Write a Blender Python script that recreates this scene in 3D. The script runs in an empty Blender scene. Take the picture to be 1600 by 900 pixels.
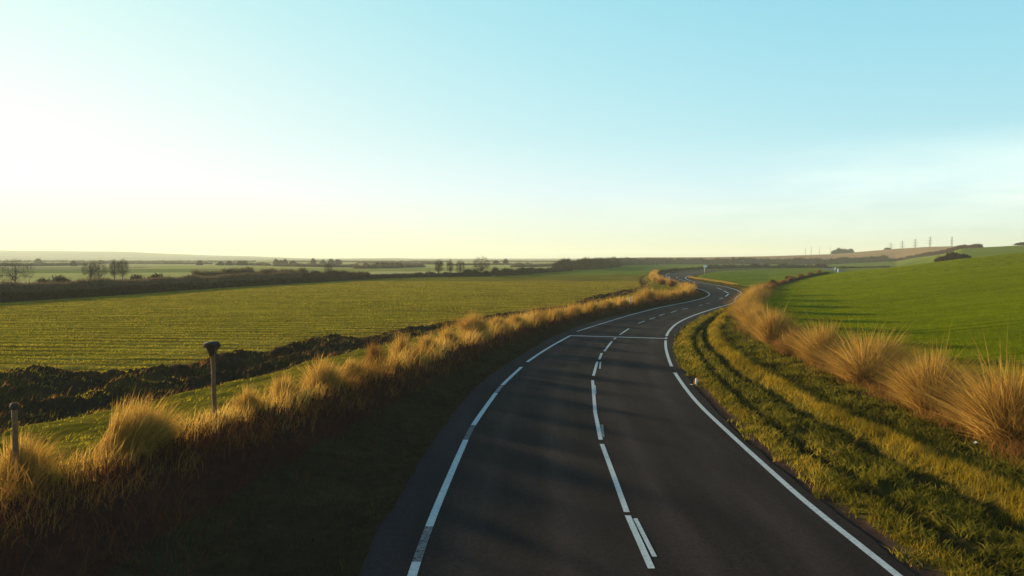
import bpy, math, random
import numpy as np
from mathutils import Vector, Matrix

R = math.radians
rng = np.random.default_rng(7)
random.seed(7)
scene = bpy.context.scene
COL = scene.collection

# ------------------------------------------------------------------ camera
FPX, HOR, CAMH = 1100.0, 403.0, 5.0        # focal length in photo pixels, horizon row, height of the drone
PITCH = math.atan((450 - HOR) / FPX)
cam_d = bpy.data.cameras.new('camera')
cam = bpy.data.objects.new('camera', cam_d)
COL.objects.link(cam)
cam.location = (0, 0, CAMH)
cam.rotation_euler = (R(90) - PITCH, 0, 0)
cam_d.sensor_width = 36
cam_d.lens = FPX / 1600 * 36
cam_d.clip_start = 0.1
cam_d.clip_end = 40000
scene.camera = cam

# ------------------------------------------------------------------ sky, sun, exposure
SUN_AZ, SUN_EL = -47.0, 7.2                # degrees from +Y (negative = to the left), above the horizon
world = bpy.data.worlds.new('World')
scene.world = world
world.use_nodes = True


def build_world():
    nt = world.node_tree
    nt.nodes.clear()
    N = nt.nodes.new
    L = nt.links.new
    out = N('ShaderNodeOutputWorld')
    bg = N('ShaderNodeBackground')
    sky = N('ShaderNodeTexSky')
    sky.sky_type = 'NISHITA'
    sky.sun_disc = False
    sky.sun_elevation = R(SUN_EL)
    sky.sun_rotation = R(SUN_AZ)
    sky.altitude = 50
    sky.air_density = 1.0
    sky.dust_density = 1.6
    sky.ozone_density = 1.0
    # hazy winter morning: the glare round the sun is spread through the lower dome, the blue leans to cyan
    tc = N('ShaderNodeTexCoord')
    sep = N('ShaderNodeSeparateXYZ')
    L(tc.outputs['Generated'], sep.inputs[0])

    def elev(stops):
        r = N('ShaderNodeValToRGB')
        L(sep.outputs['Z'], r.inputs['Fac'])
        e = r.color_ramp.elements
        e[0].position, e[0].color = stops[0][0], (*stops[0][1], 1)
        e[1].position, e[1].color = stops[-1][0], (*stops[-1][1], 1)
        for p, c in stops[1:-1]:
            k = e.new(p); k.color = (*c, 1)
        return r

    def vmath(op, a, b):
        v = N('ShaderNodeVectorMath'); v.operation = op
        for i, q in enumerate((a, b)):
            if isinstance(q, tuple): v.inputs[i].default_value = q
            else: L(q, v.inputs[i])
        return v.outputs[0]
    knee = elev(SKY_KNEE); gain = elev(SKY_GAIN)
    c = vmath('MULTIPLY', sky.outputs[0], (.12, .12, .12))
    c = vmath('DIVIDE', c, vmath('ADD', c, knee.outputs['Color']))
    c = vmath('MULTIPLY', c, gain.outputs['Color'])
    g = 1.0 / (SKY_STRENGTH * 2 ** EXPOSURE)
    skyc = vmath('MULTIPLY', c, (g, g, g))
    # cirrus streaks
    mp = N('ShaderNodeMapping'); mp.inputs['Scale'].default_value = (1.3, 1.3, 9.0)
    mp.inputs['Rotation'].default_value = (0.0, R(-7), 0.0)
    L(tc.outputs['Generated'], mp.inputs[0])
    nz = N('ShaderNodeTexNoise'); nz.inputs['Scale'].default_value = 2.3
    nz.inputs['Detail'].default_value = 5; nz.inputs['Roughness'].default_value = 0.55
    L(mp.outputs[0], nz.inputs['Vector'])
    cr = N('ShaderNodeMapRange'); cr.inputs['From Min'].default_value = 0.34; cr.inputs['From Max'].default_value = 0.62
    L(nz.outputs['Fac'], cr.inputs['Value'])
    band = N('ShaderNodeValToRGB')
    L(sep.outputs['Z'], band.inputs['Fac'])
    b = band.color_ramp.elements
    b[0].position = 0.01; b[0].color = (0, 0, 0, 1)
    b[1].position = 0.155; b[1].color = (0, 0, 0, 1)
    b2 = b.new(0.07); b2.color = (1, 1, 1, 1)
    b3 = b.new(0.11); b3.color = (.55, .55, .55, 1)
    side = N('ShaderNodeMapRange'); side.inputs['From Min'].default_value = 0.1; side.inputs['From Max'].default_value = 0.6
    L(sep.outputs['X'], side.inputs['Value'])
    m1 = N('ShaderNodeMath'); m1.operation = 'MULTIPLY'
    L(cr.outputs[0], m1.inputs[0]); L(band.outputs['Color'], m1.inputs[1])
    m2 = N('ShaderNodeMath'); m2.operation = 'MULTIPLY'
    L(m1.outputs[0], m2.inputs[0]); L(side.outputs[0], m2.inputs[1])
    m3 = N('ShaderNodeMath'); m3.operation = 'MULTIPLY'; m3.inputs[1].default_value = 0.75; m3.use_clamp = True
    L(m2.outputs[0], m3.inputs[0])
    cl = N('ShaderNodeMix'); cl.data_type = 'RGBA'
    L(m3.outputs[0], cl.inputs['Factor'])
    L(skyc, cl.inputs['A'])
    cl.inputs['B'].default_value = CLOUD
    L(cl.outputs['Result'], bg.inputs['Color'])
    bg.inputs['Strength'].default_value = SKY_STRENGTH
    L(bg.outputs[0], out.inputs['Surface'])


SKY_STRENGTH = 0.12
EXPOSURE = 1.2
SKY_KNEE = [(0.0, (.16, .06, .01)), (0.04, (.18, .065, .012)), (.17, (.35, .12, .05)), (.34, (.26, .12, .05)), (.62, (.3, .15, .07)), (1.0, (.3, .15, .08))]
SKY_GAIN = [(0.0, (1.10, 1.06, .69)), (0.03, (1.10, 1.08, .84)), (.09, (1.14, 1.12, 1.08)), (.17, (1.10, 1.12, 1.06)), (.34, (.81, 1.08, 1.01)), (.62, (.36, .48, .56)), (1.0, (.25, .34, .44))]  # upper sky, out of view, dimmed to lower the ambient light on the ground
CLOUD = (4.3, 4.9, 4.3, 1)
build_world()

sun_d = bpy.data.lights.new('sun', 'SUN')
sun_d.energy = 5.0
sun_d.angle = R(2.2)
sun_d.color = (1.0, 0.80, 0.48)
sun = bpy.data.objects.new('sun', sun_d)
COL.objects.link(sun)
sv = Vector((math.sin(R(SUN_AZ)) * math.cos(R(SUN_EL)), math.cos(R(SUN_AZ)) * math.cos(R(SUN_EL)), math.sin(R(SUN_EL))))
sun.rotation_euler = sv.to_track_quat('Z', 'Y').to_euler()

vs = scene.view_settings
vs.view_transform = 'Standard'
vs.look = 'None'
vs.gamma = 1
vs.exposure = EXPOSURE
cy = scene.cycles
cy.use_denoising = True
cy.max_bounces = 5
cy.diffuse_bounces = 2
cy.glossy_bounces = 2
cy.transmission_bounces = 3
cy.transparent_max_bounces = 6
cy.volume_bounces = 0
cy.caustics_reflective = False
cy.caustics_refractive = False

# ------------------------------------------------------------------ helpers


def gp(px, py, z=0.0):
    """point of the terrain at height z seen at a pixel of the photo -> x, y"""
    d = (CAMH - z) * FPX / (py - HOR)
    return ((px - 800) * d / FPX, d)


def at(px, d):
    """point at distance d in the direction of a pixel column"""
    return ((px - 800) * d / FPX, d)


def smooth(poly, n=3):
    p = np.array(poly, float)
    for _ in range(n):
        q = 0.75 * p[:-1] + 0.25 * p[1:]
        r = 0.25 * p[:-1] + 0.75 * p[1:]
        m = np.empty((2 * len(q), p.shape[1])); m[0::2] = q; m[1::2] = r
        p = np.vstack([p[:1], m, p[-1:]])
    return p


def arclen(p):
    return np.concatenate([[0], np.cumsum(np.linalg.norm(np.diff(p[:, :2], axis=0), axis=1))])


def resample(p, n):
    s = arclen(p)
    t = np.linspace(0, s[-1], n)
    return np.stack([np.interp(t, s, p[:, k]) for k in range(p.shape[1])], 1)


def sdist(P, poly, reach=45.0):
    """signed distance of points to a polyline (positive = left of its direction); points are handled in
    bands of distance, each against the stretch of the line near it"""
    a, b = poly[:-1, :2].astype(np.float32), poly[1:, :2].astype(np.float32)
    P = np.asarray(P, np.float32)
    order = np.argsort(P[:, 1], kind='stable')
    out = np.empty(len(P), np.float32)
    lo_, hi_ = np.minimum(a[:, 1], b[:, 1]), np.maximum(a[:, 1], b[:, 1])
    for i in range(0, len(P), 6000):
        ix = order[i:i + 6000]
        q = P[ix]
        y0, y1 = q[0, 1], q[-1, 1]
        rc = max(12.0, min(reach, 8 + .25 * abs(y1)))
        m = (hi_ > y0 - rc) & (lo_ < y1 + rc)
        if not m.any():
            m = np.zeros(len(a), bool); m[np.argmin(np.abs(a[:, 1] - .5 * (y0 + y1)))] = True
        A, B = a[m], b[m]
        ab = B - A
        L2 = (ab ** 2).sum(1) + 1e-12
        apx = q[:, 0, None] - A[None, :, 0]; apy = q[:, 1, None] - A[None, :, 1]
        t = np.clip((apx * ab[:, 0] + apy * ab[:, 1]) / L2, 0, 1)
        dx = apx - t * ab[:, 0]; dy = apy - t * ab[:, 1]
        dd = dx * dx + dy * dy
        k = dd.argmin(1); r = np.arange(len(q))
        cr = ab[k, 0] * apy[r, k] - ab[k, 1] * apx[r, k]
        out[ix] = np.sqrt(dd[r, k]) * np.where(cr >= 0, 1, -1)
    return out.astype(float)


def sst(a, b, x):
    t = np.clip((x - a) / (b - a), 0, 1)
    return t * t * (3 - 2 * t)


def vnoise(x, y, seed=0):
    xi = np.floor(x).astype(np.int64); yi = np.floor(y).astype(np.int64)
    xf = x - xi; yf = y - yi
    u = xf * xf * (3 - 2 * xf); v = yf * yf * (3 - 2 * yf)

    def h(i, j):
        n = (i * 374761393 + j * 668265263 + seed * 974634777) & 0xFFFFFFFF
        n = ((n ^ (n >> 13)) * 1274126177) & 0xFFFFFFFF
        n = n ^ (n >> 16)
        return (n & 0xFFFF) / 65535.0
    return (h(xi, yi) * (1 - u) + h(xi + 1, yi) * u) * (1 - v) + (h(xi, yi + 1) * (1 - u) + h(xi + 1, yi + 1) * u) * v


def fbm(x, y, oct=4, seed=0):
    s = 0; a = 0.5; f = 1
    for o in range(oct):
        s = s + a * vnoise(x * f, y * f, seed + o * 17); a *= 0.5; f *= 2.03
    return s / (1 - 0.5 ** oct)


def mnoise(mask, fn, shape_like):
    o = np.full(len(shape_like), .5)
    if mask.any():
        o[mask] = fn(mask)
    return o


def mesh_np(name, verts, tris=None, quads=None, fattr=None, cattr=None, smooth_shade=False, mat=None):
    """mesh from numpy arrays; fattr / cattr: per-vertex float / colour attributes"""
    me = bpy.data.meshes.new(name)
    nv = len(verts)
    me.vertices.add(nv)
    me.vertices.foreach_set('co', np.ascontiguousarray(verts, np.float32).ravel())
    idx, tot = [], []
    if quads is not None and len(quads):
        idx.append(np.asarray(quads, np.int32).ravel()); tot.append(np.full(len(quads), 4, np.int32))
    if tris is not None and len(tris):
        idx.append(np.asarray(tris, np.int32).ravel()); tot.append(np.full(len(tris), 3, np.int32))
    idx = np.concatenate(idx); tot = np.concatenate(tot)
    me.loops.add(len(idx)); me.loops.foreach_set('vertex_index', idx)
    me.polygons.add(len(tot))
    start = np.concatenate([[0], np.cumsum(tot)[:-1]]).astype(np.int32)
    me.polygons.foreach_set('loop_start', start)
    me.polygons.foreach_set('loop_total', tot)
    me.polygons.foreach_set('use_smooth', np.full(len(tot), smooth_shade, bool))
    for k, a in (fattr or {}).items():
        t = me.attributes.new(k, 'FLOAT', 'POINT'); t.data.foreach_set('value', np.ascontiguousarray(a, np.float32))
    for k, a in (cattr or {}).items():
        t = me.attributes.new(k, 'FLOAT_COLOR', 'POINT')
        c = np.ones((nv, 4), np.float32); c[:, :3] = a
        t.data.foreach_set('color', c.ravel())
    me.update(calc_edges=True)
    if mat:
        me.materials.append(mat)
    return me


def link(name, data, parent=None, loc=None):
    o = bpy.data.objects.new(name, data)
    COL.objects.link(o)
    if parent:
        o.parent = parent
    if loc is not None:
        o.location = loc
    return o


def tag(o, label=None, cat=None, group=None, kind=None):
    if label: o['label'] = label
    if cat: o['category'] = cat
    if group: o['group'] = group
    if kind: o['kind'] = kind
    return o


def empty(name, loc, rz=0.0, sc=1.0):
    o = bpy.data.objects.new(name, None)
    COL.objects.link(o)
    o.location = loc
    o.rotation_euler.z = rz
    o.scale = (sc, sc, sc) if not isinstance(sc, tuple) else sc
    o.empty_display_size = 0.2
    return o


# ------------------------------------------------------------------ materials


def new_mat(name):
    m = bpy.data.materials.new(name)
    m.use_nodes = True
    m.node_tree.nodes.clear()
    return m, m.node_tree.nodes.new, m.node_tree.links.new


def blade_mat(name, c0, c1, c2, transl=0.45, rough_noise=0.0):
    """dry or green stems: thin blades that let the low sun through; colour varies blade by blade"""
    m, N, L = new_mat(name)
    out = N('ShaderNodeOutputMaterial')
    at_ = N('ShaderNodeAttribute'); at_.attribute_name = 'tint'
    r = N('ShaderNodeValToRGB')
    e = r.color_ramp.elements
    e[0].color = (*c0, 1); e[1].color = (*c2, 1)
    k = e.new(0.5); k.color = (*c1, 1)
    L(at_.outputs['Fac'], r.inputs['Fac'])
    d = N('ShaderNodeBsdfDiffuse'); t = N('ShaderNodeBsdfTranslucent')
    L(r.outputs[0], d.inputs['Color']); L(r.outputs[0], t.inputs['Color'])
    mx = N('ShaderNodeMixShader'); mx.inputs[0].default_value = transl
    L(d.outputs[0], mx.inputs[1]); L(t.outputs[0], mx.inputs[2])
    L(mx.outputs[0], out.inputs['Surface'])
    return m


def plain_mat(name, col, rough=0.8, metal=0.0, noise=0.25, scale=6.0, bump=0.0):
    m, N, L = new_mat(name)
    out = N('ShaderNodeOutputMaterial'); p = N('ShaderNodeBsdfPrincipled')
    tc = N('ShaderNodeTexCoord'); nz = N('ShaderNodeTexNoise')
    nz.inputs['Scale'].default_value = scale; nz.inputs['Detail'].default_value = 6
    L(tc.outputs['Object'], nz.inputs['Vector'])
    mr = N('ShaderNodeMapRange'); mr.inputs['From Min'].default_value = .25; mr.inputs['From Max'].default_value = .75
    mr.inputs['To Min'].default_value = 1 - noise; mr.inputs['To Max'].default_value = 1 + noise
    L(nz.outputs['Fac'], mr.inputs['Value'])
    mx = N('ShaderNodeMix'); mx.data_type = 'RGBA'; mx.blend_type = 'MULTIPLY'; mx.inputs['Factor'].default_value = 1
    mx.inputs['A'].default_value = (*col, 1)
    L(mr.outputs[0], mx.inputs['B'])
    L(mx.outputs['Result'], p.inputs['Base Color'])
    p.inputs['Roughness'].default_value = rough; p.inputs['Metallic'].default_value = metal
    if bump:
        b = N('ShaderNodeBump'); b.inputs['Strength'].default_value = bump; b.inputs['Distance'].default_value = .02
        L(nz.outputs['Fac'], b.inputs['Height']); L(b.outputs[0], p.inputs['Normal'])
    L(p.outputs[0], out.inputs['Surface'])
    return m


def ground_mat():
    """albedo from the 'soilcol' attribute, broken up by noise; sown rows as bump where 'rows' is set"""
    m, N, L = new_mat('ground')
    out = N('ShaderNodeOutputMaterial')
    p = N('ShaderNodeBsdfDiffuse')
    a = N('ShaderNodeAttribute'); a.attribute_name = 'soilcol'
    rw = N('ShaderNodeAttribute'); rw.attribute_name = 'rows'
    tc = N('ShaderNodeTexCoord')
    n1 = N('ShaderNodeTexNoise'); n1.inputs['Scale'].default_value = 3.0; n1.inputs['Detail'].default_value = 8
    n1.inputs['Roughness'].default_value = .65
    L(tc.outputs['Object'], n1.inputs['Vector'])
    n2 = N('ShaderNodeTexNoise'); n2.inputs['Scale'].default_value = .09; n2.inputs['Detail'].default_value = 5
    L(tc.outputs['Object'], n2.inputs['Vector'])
    # streaks along the sown rows
    mp = N('ShaderNodeMapping'); mp.inputs['Scale'].default_value = (.05, 1.0, 1.0); mp.inputs['Rotation'].default_value = (0, 0, R(4))
    L(tc.outputs['Object'], mp.inputs[0])
    n3 = N('ShaderNodeTexNoise'); n3.inputs['Scale'].default_value = 1.3; n3.inputs['Detail'].default_value = 4
    L(mp.outputs[0], n3.inputs['Vector'])
    f1 = N('ShaderNodeMapRange'); f1.inputs['From Min'].default_value = .3; f1.inputs['From Max'].default_value = .7
    f1.inputs['To Min'].default_value = .72; f1.inputs['To Max'].default_value = 1.25
    L(n1.outputs['Fac'], f1.inputs['Value'])
    f2 = N('ShaderNodeMapRange'); f2.inputs['From Min'].default_value = .3; f2.inputs['From Max'].default_value = .7
    f2.inputs['To Min'].default_value = .82; f2.inputs['To Max'].default_value = 1.16
    L(n2.outputs['Fac'], f2.inputs['Value'])
    s3 = N('ShaderNodeMapRange'); s3.inputs['From Min'].default_value = .3; s3.inputs['From Max'].default_value = .7
    s3.inputs['To Min'].default_value = -.45; s3.inputs['To Max'].default_value = .3
    L(n3.outputs['Fac'], s3.inputs['Value'])
    m3 = N('ShaderNodeMath'); m3.operation = 'MULTIPLY_ADD'; m3.inputs[2].default_value = 1.0
    L(s3.outputs[0], m3.inputs[0]); L(rw.outputs['Fac'], m3.inputs[1])
    q = N('ShaderNodeMath'); q.operation = 'MULTIPLY'; L(f1.outputs[0], q.inputs[0]); L(f2.outputs[0], q.inputs[1])
    q2 = N('ShaderNodeMath'); q2.operation = 'MULTIPLY'; L(q.outputs[0], q2.inputs[0]); L(m3.outputs[0], q2.inputs[1])
    mx = N('ShaderNodeMix'); mx.data_type = 'RGBA'; mx.blend_type = 'MULTIPLY'; mx.inputs['Factor'].default_value = 1
    L(a.outputs['Color'], mx.inputs['A']); L(q2.outputs[0], mx.inputs['B'])
    L(mx.outputs['Result'], p.inputs['Color'])
    b = N('ShaderNodeBump'); b.inputs['Strength'].default_value = .5; b.inputs['Distance'].default_value = .08
    L(n1.outputs['Fac'], b.inputs['Height'])
    b2 = N('ShaderNodeBump'); b2.inputs['Strength'].default_value = .6
    ds = N('ShaderNodeMath'); ds.operation = 'MULTIPLY'; ds.inputs[1].default_value = .2
    L(n3.outputs['Fac'], b2.inputs['Height']); L(rw.outputs['Fac'], ds.inputs[0]); L(ds.outputs[0], b2.inputs['Distance'])
    L(b.outputs[0], b2.inputs['Normal'])
    L(b2.outputs[0], p.inputs['Normal'])
    L(p.outputs[0], out.inputs['Surface'])
    return m


def asphalt_mat():
    m, N, L = new_mat('asphalt')
    out = N('ShaderNodeOutputMaterial'); p = N('ShaderNodeBsdfPrincipled')
    a = N('ShaderNodeAttribute'); a.attribute_name = 'soilcol'
    tc = N('ShaderNodeTexCoord')
    n1 = N('ShaderNodeTexNoise'); n1.inputs['Scale'].default_value = 22; n1.inputs['Detail'].default_value = 7; n1.inputs['Roughness'].default_value = .75
    n2 = N('ShaderNodeTexNoise'); n2.inputs['Scale'].default_value = .5; n2.inputs['Detail'].default_value = 6
    n2.inputs['Roughness'].default_value = .6
    mp = N('ShaderNodeMapping'); mp.inputs['Scale'].default_value = (2.2, .35, 1)
    L(tc.outputs['Object'], mp.inputs[0]); L(mp.outputs[0], n2.inputs['Vector'])
    L(tc.outputs['Object'], n1.inputs['Vector'])
    f1 = N('ShaderNodeMapRange'); f1.inputs['From Min'].default_value = .3; f1.inputs['From Max'].default_value = .7
    f1.inputs['To Min'].default_value = .55; f1.inputs['To Max'].default_value = 1.5; L(n1.outputs['Fac'], f1.inputs['Value'])
    f2 = N('ShaderNodeMapRange'); f2.inputs['From Min'].default_value = .3; f2.inputs['From Max'].default_value = .7
    f2.inputs['To Min'].default_value = .68; f2.inputs['To Max'].default_value = 1.32; L(n2.outputs['Fac'], f2.inputs['Value'])
    q = N('ShaderNodeMath'); q.operation = 'MULTIPLY'; L(f1.outputs[0], q.inputs[0]); L(f2.outputs[0], q.inputs[1])
    mx = N('ShaderNodeMix'); mx.data_type = 'RGBA'; mx.blend_type = 'MULTIPLY'; mx.inputs['Factor'].default_value = 1
    L(a.outputs['Color'], mx.inputs['A']); L(q.outputs[0], mx.inputs['B'])
    L(mx.outputs['Result'], p.inputs['Base Color'])
    p.inputs['Roughness'].default_value = .95
    p.inputs['Specular IOR Level'].default_value = .04
    b = N('ShaderNodeBump'); b.inputs['Strength'].default_value = .35; b.inputs['Distance'].default_value = .01
    L(n1.outputs['Fac'], b.inputs['Height']); L(b.outputs[0], p.inputs['Normal'])
    L(p.outputs[0], out.inputs['Surface'])
    return m


def paint_mat():
    m, N, L = new_mat('road_paint')
    out = N('ShaderNodeOutputMaterial'); p = N('ShaderNodeBsdfPrincipled')
    a = N('ShaderNodeAttribute'); a.attribute_name = 'wear'
    tc = N('ShaderNodeTexCoord')
    n1 = N('ShaderNodeTexNoise'); n1.inputs['Scale'].default_value = 14; n1.inputs['Detail'].default_value = 7
    n1.inputs['Roughness'].default_value = .7
    L(tc.outputs['Object'], n1.inputs['Vector'])
    f = N('ShaderNodeMapRange'); f.inputs['From Min'].default_value = .45; f.inputs['From Max'].default_value = .66
    L(n1.outputs['Fac'], f.inputs['Value'])
    ad = N('ShaderNodeMath'); ad.operation = 'MULTIPLY_ADD'; ad.use_clamp = True; ad.inputs[1].default_value = .35
    L(f.outputs[0], ad.inputs[0]); L(a.outputs['Fac'], ad.inputs[2])
    mx = N('ShaderNodeMix'); mx.data_type = 'RGBA'
    mx.inputs['A'].default_value = (.50, .53, .52, 1); mx.inputs['B'].default_value = (.04, .038, .04, 1)
    L(ad.outputs[0], mx.inputs['Factor'])
    L(mx.outputs['Result'], p.inputs['Base Color'])
    p.inputs['Roughness'].default_value = .75
    p.inputs['Specular IOR Level'].default_value = .2
    L(p.outputs[0], out.inputs['Surface'])
    return m


M = {}
M['ground'] = ground_mat()
M['asphalt'] = asphalt_mat()
M['paint'] = paint_mat()
M['straw'] = blade_mat('straw', (0.2499, 0.1247, 0.0280), (0.4249, 0.2435, 0.0504), (0.5998, 0.3742, 0.0980), .52)
M['straw_red'] = blade_mat('straw_red', (0.1232, 0.0520, 0.0182), (0.2248, 0.1040, 0.0286), (0.3625, 0.1820, 0.0455), .45)
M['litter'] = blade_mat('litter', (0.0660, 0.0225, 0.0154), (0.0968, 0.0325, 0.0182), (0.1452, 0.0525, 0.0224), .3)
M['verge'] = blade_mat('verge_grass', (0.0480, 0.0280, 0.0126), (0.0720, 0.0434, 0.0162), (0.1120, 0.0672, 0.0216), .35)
M['weeds'] = blade_mat('weeds', (0.0717, 0.0656, 0.0094), (0.1435, 0.1207, 0.0152), (0.2727, 0.2099, 0.0234), .5)
M['yellow'] = blade_mat('yellow_grass', (0.1418, 0.0979, 0.0101), (0.2693, 0.1820, 0.0160), (0.4253, 0.2763, 0.0319), .5)
M['lime'] = blade_mat('lime_grass', (0.1485, 0.1235, 0.0084), (0.2295, 0.1950, 0.0120), (0.3645, 0.2860, 0.0240), .5)
M['crop_olive'] = blade_mat('crop_olive', (0.1755, 0.1403, 0.0120), (0.2565, 0.2050, 0.0180), (0.3510, 0.2745, 0.0280), .48)
M['crop_green'] = blade_mat('crop_green', (0.1037, 0.1280, 0.0005), (0.1461, 0.1731, 0.0008), (0.1933, 0.2151, 0.0015), .5)
M['twig'] = blade_mat('twig', (.024, .014, .010), (.038, .023, .015), (.07, .042, .024), .1)
M['twig_pale'] = blade_mat('twig_pale', (.075, .05, .03), (.125, .085, .05), (.20, .14, .085), .4)
M['twig_red'] = blade_mat('twig_red', (.035, .014, .009), (.06, .027, .016), (.12, .058, .032), .15)
M['bark'] = plain_mat('bark', (.06, .045, .033), .9)
M['post'] = plain_mat('post_wood', (.17, .075, .026), .85, 0, .4, 14, .6)
M['post_dark'] = plain_mat('dark_fibre', (.045, .026, .016), .9, 0, .4, 20, .5)
M['white'] = plain_mat('white_plate', (.78, .78, .76), .5, 0, .08)
M['grey'] = plain_mat('galvanised', (.35, .35, .35), .5, .6, .15)
M['dark'] = plain_mat('dark_plastic', (.05, .05, .05), .6, 0, .2)
M['amber'] = plain_mat('amber_reflector', (.75, .25, .03), .4, 0, .05)
M['steel'] = plain_mat('pylon_steel', (.16, .17, .17), .6, .3, .1)
M['scrap'] = plain_mat('paper', (.8, .8, .78), .7, 0, .05)

# ------------------------------------------------------------------ lines traced on the ground
LE = [(-2.0, -60), (-2.3, -15), (-2.42, 4)] + [gp(*p) for p in
      [(564, 896), (587, 838), (627, 776), (667, 709), (707, 647), (751, 598), (809, 558), (871, 522), (920, 505), (957, 495), (995, 488),
       (1032, 479), (1076, 471), (1105, 464)]] + [(27.6, 98.5), (29.2, 108), (30.2, 117), (31, 128), (33.5, 147), (36.3, 166),
       (43, 203), (52.5, 238), (66, 270), (84, 300), (118, 335), (170, 372), (260, 410)]
RE = [(7.4, -60), (6.9, -15), (6.5, 4)] + [gp(*p) for p in
      [(1428, 894), (1303, 800), (1211, 729), (1147, 672), (1090, 611), (1077, 592), (1062, 569), (1055, 551), (1052, 537), (1057, 525), (1070, 511),
       (1095, 496), (1120, 485), (1150, 474)]] + [(28.5, 88), (33, 98.5), (35.5, 108), (37, 117), (38.2, 129), (38.7, 141), (39.4, 151), (41.8, 166),
       (45.8, 183), (51, 199), (61.5, 229), (72, 255), (90, 285), (122, 322), (174, 362), (264, 402)]
LE = smooth(LE); RE = smooth(RE)
RIDGE = [(-9.5, -30), (-9.3, 0), (-9.2, 9)] + [gp(*p) for p in
         [(0, 795, .7), (150, 745, .7), (330, 675, .7), (450, 640, .7), (540, 607, .65), (600, 585, .6), (665, 562, .55), (740, 532, .5), (822, 509, .4),
          (897, 490, .3), (960, 478, .3), (1020, 468, .3), (1080, 457, .3)]] + [(27.2, 108), (28, 120), (29.5, 138), (33, 163), (40, 199), (48, 235)]
RIDGE = smooth(RIDGE)
S1 = [(-12.5, -30), (-12.6, 0), (-13, 12)] + [gp(*p) for p in
      [(0, 668, .5), (106, 651, .5), (249, 622, .5), (330, 603, .45), (414, 588, .4), (500, 563, .4), (553, 551, .4), (640, 533, .35), (700, 519, .3),
       (765, 502, .25), (897, 484, .2), (960, 468, .2), (1000, 457, .1), (1020, 449, .1), (1003, 436, .05), (1012, 431, .05)]] + [(45, 215), (47, 235)]
S1 = smooth(S1, 2)


def low(p):
    return gp(p[0], HOR + (p[1] - HOR) * 1.03)


S2 = [(-26, -30), (-25, 0), (-24, 16)] + [low(p) for p in
      [(0, 577), (55, 575), (135, 579), (274, 575), (304, 562), (346, 550), (422, 547), (456, 530), (500, 524), (565, 526), (619, 512), (700, 502),
       (765, 490), (897, 475), (906, 466), (956, 455), (1005, 448), (997, 437), (1004, 430.5)]] + [(42, 215), (45, 235)]
S2 = smooth(S2, 2)
CL = [(13.2, -40), (13.0, 0), (12.9, 12)] + [gp(*p) for p in
      [(1585, 692, .25), (1455, 640, .25), (1360, 600, .25), (1290, 570, .25), (1240, 548, .25), (1205, 530, .25), (1178, 512, .2), (1165, 497, .2),
       (1164, 486, .2), (1170, 476, .2), (1178, 468, .2)]] + [(33.5, 93), (37.5, 105), (46.5, 124), (61, 147), (80, 178), (96, 210)]
CL = smooth(CL, 2)
HL = [(-70, 20), (-63, 60)] + [gp(*p) for p in
      [(0, 472), (150, 463), (300, 452), (450, 443), (600, 434.5), (700, 432.5), (765, 431.5), (830, 427), (890, 423)]] + [at(920, 340), at(960, 450),
      at(1010, 545), at(1100, 560), at(1200, 565), at(1300, 560), at(1380, 560), at(1440, 520), at(1500, 420), at(1540, 400), at(1700, 420)]
HL = np.array(HL, float)
CLINE = smooth([(2.3, -60), (2.25, 4)] + [gp(*p) for p in
        [(1022, 899), (983.5, 813), (942, 698), (931, 647), (926.7, 596), (928, 589), (934, 567), (941, 553), (957, 534), (983, 514), (1007, 502.5),
         (1024, 496.6), (1039, 491), (1058, 486), (1076, 482), (1097.5, 476), (1109, 473), (1128, 466.5)]] + [(31.2, 98), (33, 108), (33.8, 117),
         (34.5, 128), (36, 147), (39, 166), (44.5, 193), (57, 234), (69, 262), (87, 292), (120, 329)])

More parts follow.
